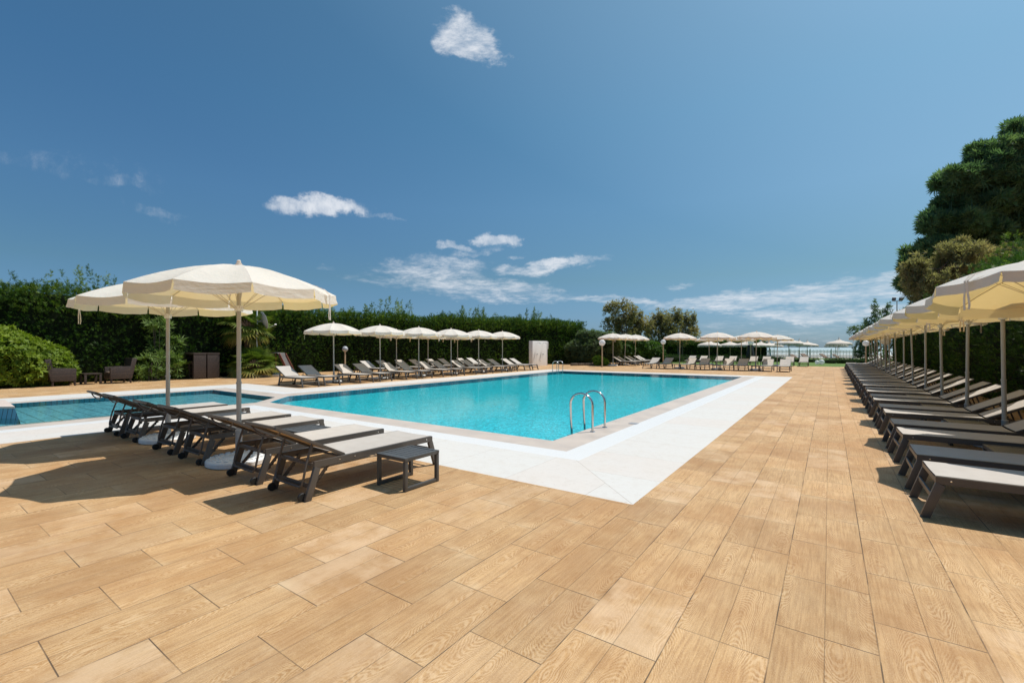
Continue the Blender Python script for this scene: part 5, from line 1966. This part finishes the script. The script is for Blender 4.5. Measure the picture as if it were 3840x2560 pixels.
# black covered closed parasol behind the lamp
p = far(2814, 46.4)
cp = thing('closed_parasol', 'closed parasol in a black cover beside a white globe lamp', 'closed parasol', p)
mb = MB()
mb.tube([(0, 0, 0), (0, 0, 1.0)], 0.03, 8)
mb.build('pole', 'grey_paint', cp)
mb = MB()
prof = [(0.0, 0.30), (0.30, 0.32), (0.42, 0.6), (0.36, 1.0), (0.27, 1.5), (0.22, 1.80), (0.0, 1.88)]
mb.lathe(prof, 14)
for i, v in enumerate(mb.v):
    k = 1 + 0.12 * math.sin(i * 2.7)
    mb.v[i] = (v[0] * k, v[1] * k, v[2])
mb.build('cover', 'black_cover', cp)
# floodlight mast
p = far(3363.5, 72.0)
fm = thing('floodlight_mast', 'tall floodlight mast with two square lamps behind the parasol row', 'floodlight', p, YAW)
mb = MB()
mb.tube([(0, 0, 0), (0, 0, 9.0)], [0.11, 0.07], 10)
mb.build('mast', 'grey_paint', fm)
mb = MB()
mb.bar((-0.75, 0, 8.95), (0.78, 0, 8.95), 0.08, 0.10)
mb.build('crossbar', 'grey_paint', fm)
for s in (-0.52, 0.60):
    mb = MB()
    mb.box((s, -0.05, 9.26), (0.50, 0.22, 0.48), Matrix.Rotation(0.3, 3, 'X'))
    mb.build('flood_lamp', 'timber', fm, bevel=0.02)
# dark timber frame on the beach
p = far(2880, 84)
tf = thing('timber_frame', 'dark timber frame rising above the beach parasols by the distant hedge', 'beach frame', p, YAW)
mb = MB()
mb.bar((-0.45, 0, 2.5), (0.5, 0, 2.45), 0.10, 0.16)
mb.build('top_beam', 'timber', tf)
for a, b in (((-0.3, 0, 0), (-0.3, 0, 2.42)), ((0.42, 0, 0), (0.1, 0, 2.4))):
    mb = MB()
    mb.bar(a, b, 0.12, 0.12, (0, 1, 0))
    mb.build('post', 'timber', tf)

# ------------------------------------------------------------------ sky
w = bpy.data.worlds.new('World')
sc.world = w
w.use_nodes = True
nt = NT(w.node_tree)
bg = nt.n['Background']
sky = nt.node('ShaderNodeTexSky', sky_type='NISHITA')
sky.sun_disc = False
sky.sun_elevation = math.asin(SUN.z)
sky.sun_rotation = math.atan2(SUN.x, SUN.y)
sky.altitude = 0
sky.air_density = 1.0
sky.dust_density = 0.6
sky.ozone_density = 2.6
dirv = nt.vm('NORMALIZE', nt.node('ShaderNodeTexCoord').outputs['Generated'])
# clouds : soft patches at fixed bearings, broken up by noise
CLOUDS = [  # column, line, half width, half height, strength, angle
    (1755, 150, 108, 56, 0.9, 0.25), (1815, 185, 82, 42, 0.75, 0.5),
    (1200, 770, 185, 34, 0.95, 0.05), (1410, 802, 100, 15, 0.55, 0.12),
    (240, 628, 165, 32, 0.36, 0.2), (425, 672, 60, 18, 0.5, 0.1), (560, 785, 95, 24, 0.28, 0.4), (610, 305, 45, 18, 0.28, 0.5),
    (1860, 903, 100, 36, 0.9, 0.12), (1720, 925, 66, 18, 0.6, 0.1), (1780, 945, 120, 16, 0.55, -0.1),
    (1600, 1012, 270, 66, 0.70, 0.0), (1780, 1080, 480, 54, 0.75, 0.10), (2060, 1000, 230, 34, 0.8, -0.12), (1450, 1040, 200, 42, 0.55, 0.1), (1930, 965, 50, 10, 0.5, -0.1),
    (2330, 1125, 290, 24, 0.66, 0.02), (2570, 1072, 60, 13, 0.5, 0.0), (1250, 1000, 60, 12, 0.3, 0.0),
    (2980, 1112, 480, 42, 0.80, -0.09), (3120, 1180, 300, 28, 0.8, -0.03), (3320, 1080, 300, 46, 0.72, -0.15), (2720, 1150, 220, 20, 0.45, -0.05), (2760, 1222, 460, 18, 0.34, 0), (3050, 1250, 460, 26, 0.38, 0),
]
wn = nt.node('ShaderNodeTexNoise', noise_dimensions='3D')
nt.put(wn.inputs['Vector'], nt.vm('MULTIPLY', dirv, (1, 1, 1.8)))
wn.inputs['Scale'].default_value = 13.0
wn.inputs['Detail'].default_value = 6.0
wn.inputs['Roughness'].default_value = 0.62
warp = nt.vm('MULTIPLY', nt.vm('SUBTRACT', wn.outputs['Color'], (0.5, 0.5, 0.5)), (0.13, 0.13, 0.06))
dirw = nt.vm('ADD', dirv, warp)
mask = None
for (x, y, hw, hh, stg, ang) in CLOUDS:
    c = Vector(((x - 1920) / FOC, 1.0, (1304 - y) / FOC))
    cw = Vector((c.x * CS - c.y * SN, c.x * SN + c.y * CS, c.z)).normalized()
    t1 = Vector((CS, SN, 0))
    t1 = (t1 - cw * t1.dot(cw)).normalized()
    t2 = cw.cross(t1)
    if t2.z < 0:
        t2 = -t2
    ca, sa = math.cos(-ang), math.sin(-ang)
    a1 = t1 * ca + t2 * sa
    a2 = -t1 * sa + t2 * ca
    k = c.length
    fwd = nt.vm('DOT_PRODUCT', dirv, tuple(cw), out=1)
    u = nt.m('DIVIDE', nt.vm('DOT_PRODUCT', dirw, tuple(a1 * (k * FOC / hw) / (k * k)), out=1), fwd)
    v = nt.m('DIVIDE', nt.vm('DOT_PRODUCT', dirw, tuple(a2 * (k * FOC / hh) / (k * k)), out=1), fwd)
    d2 = nt.m('ADD', nt.m('MULTIPLY', u, u), nt.m('MULTIPLY', v, v))
    mk = nt.m('MULTIPLY', nt.step(d2, 1.25, 0.05, 0, stg), nt.m('GREATER_THAN', fwd, 0.2))
    mask = mk if mask is None else nt.m('MAXIMUM', mask, mk)
X, Y, Z = nt.sep(dirv)
cv = nt.comb(X, Y, nt.m('MULTIPLY', Z, nt.step(Z, 0.05, 0.40, 5.5, 2.2)))
n1 = nt.noise(cv, 11.0, 8, 0.66, 0.4)
n2 = nt.noise(nt.vm('MULTIPLY', cv, (1, 1, 1.5)), 34.0, 6, 0.7, 0.2)
nn = nt.m('ADD', nt.m('MULTIPLY', n1, 0.6), nt.m('MULTIPLY', n2, 0.4))
cl = nt.m('MULTIPLY', nt.step(nt.m('ADD', nn, nt.m('MULTIPLY', mask, 0.40)), 0.58, 1.06), nt.step(mask, 0.02, 0.35))
cl = nt.m('MINIMUM', nt.m('POWER', cl, 1.3), 0.9)


def ramp_of(fac, stops):
    n = nt.node('ShaderNodeValToRGB')
    nt.put(n.inputs[0], fac)
    e = n.color_ramp.elements
    while len(e) < len(stops):
        e.new(0.5)
    for q, (pos_, c) in zip(e, stops):
        q.position = pos_
        q.color = (*[v / 2 for v in c], 1)
    return nt.vm('MULTIPLY', n.outputs[0], (2, 2, 2))


# clearer, deeper blue away from the sun, paler towards it
sundot = nt.vm('DOT_PRODUCT', dirv, tuple(SUN), out=1)
near_sun = ramp_of(sundot, [(0.0, (.38, .70, .82)), (.226, (.42, .74, .84)), (.494, (.525, .857, .875)), (.748, (.94, 1.21, 1.065)), (1.0, (1.5, 1.7, 1.45))])
low = ramp_of(nt.m('MULTIPLY', Z, 2.0), [(0.0, (.84, .74, 1.06)), (.08, (.85, .72, .97)), (.29, (.97, .80, .785)), (.578, (1.08, .96, .956)), (.88, (1, 1, 1))])
skyc = nt.vm('MULTIPLY', nt.vm('MULTIPLY', sky.outputs[0], near_sun), low)
fin = nt.mix(cl, skyc, (7.3, 7.6, 8.1, 1))
nt.put(bg.inputs['Color'], fin)
bg.inputs['Strength'].default_value = 0.11
sc.cycles.max_bounces = 8
sc.cycles.transparent_max_bounces = 12
sc.cycles.caustics_reflective = False
sc.cycles.caustics_refractive = False
sc.cycles.use_denoising = True
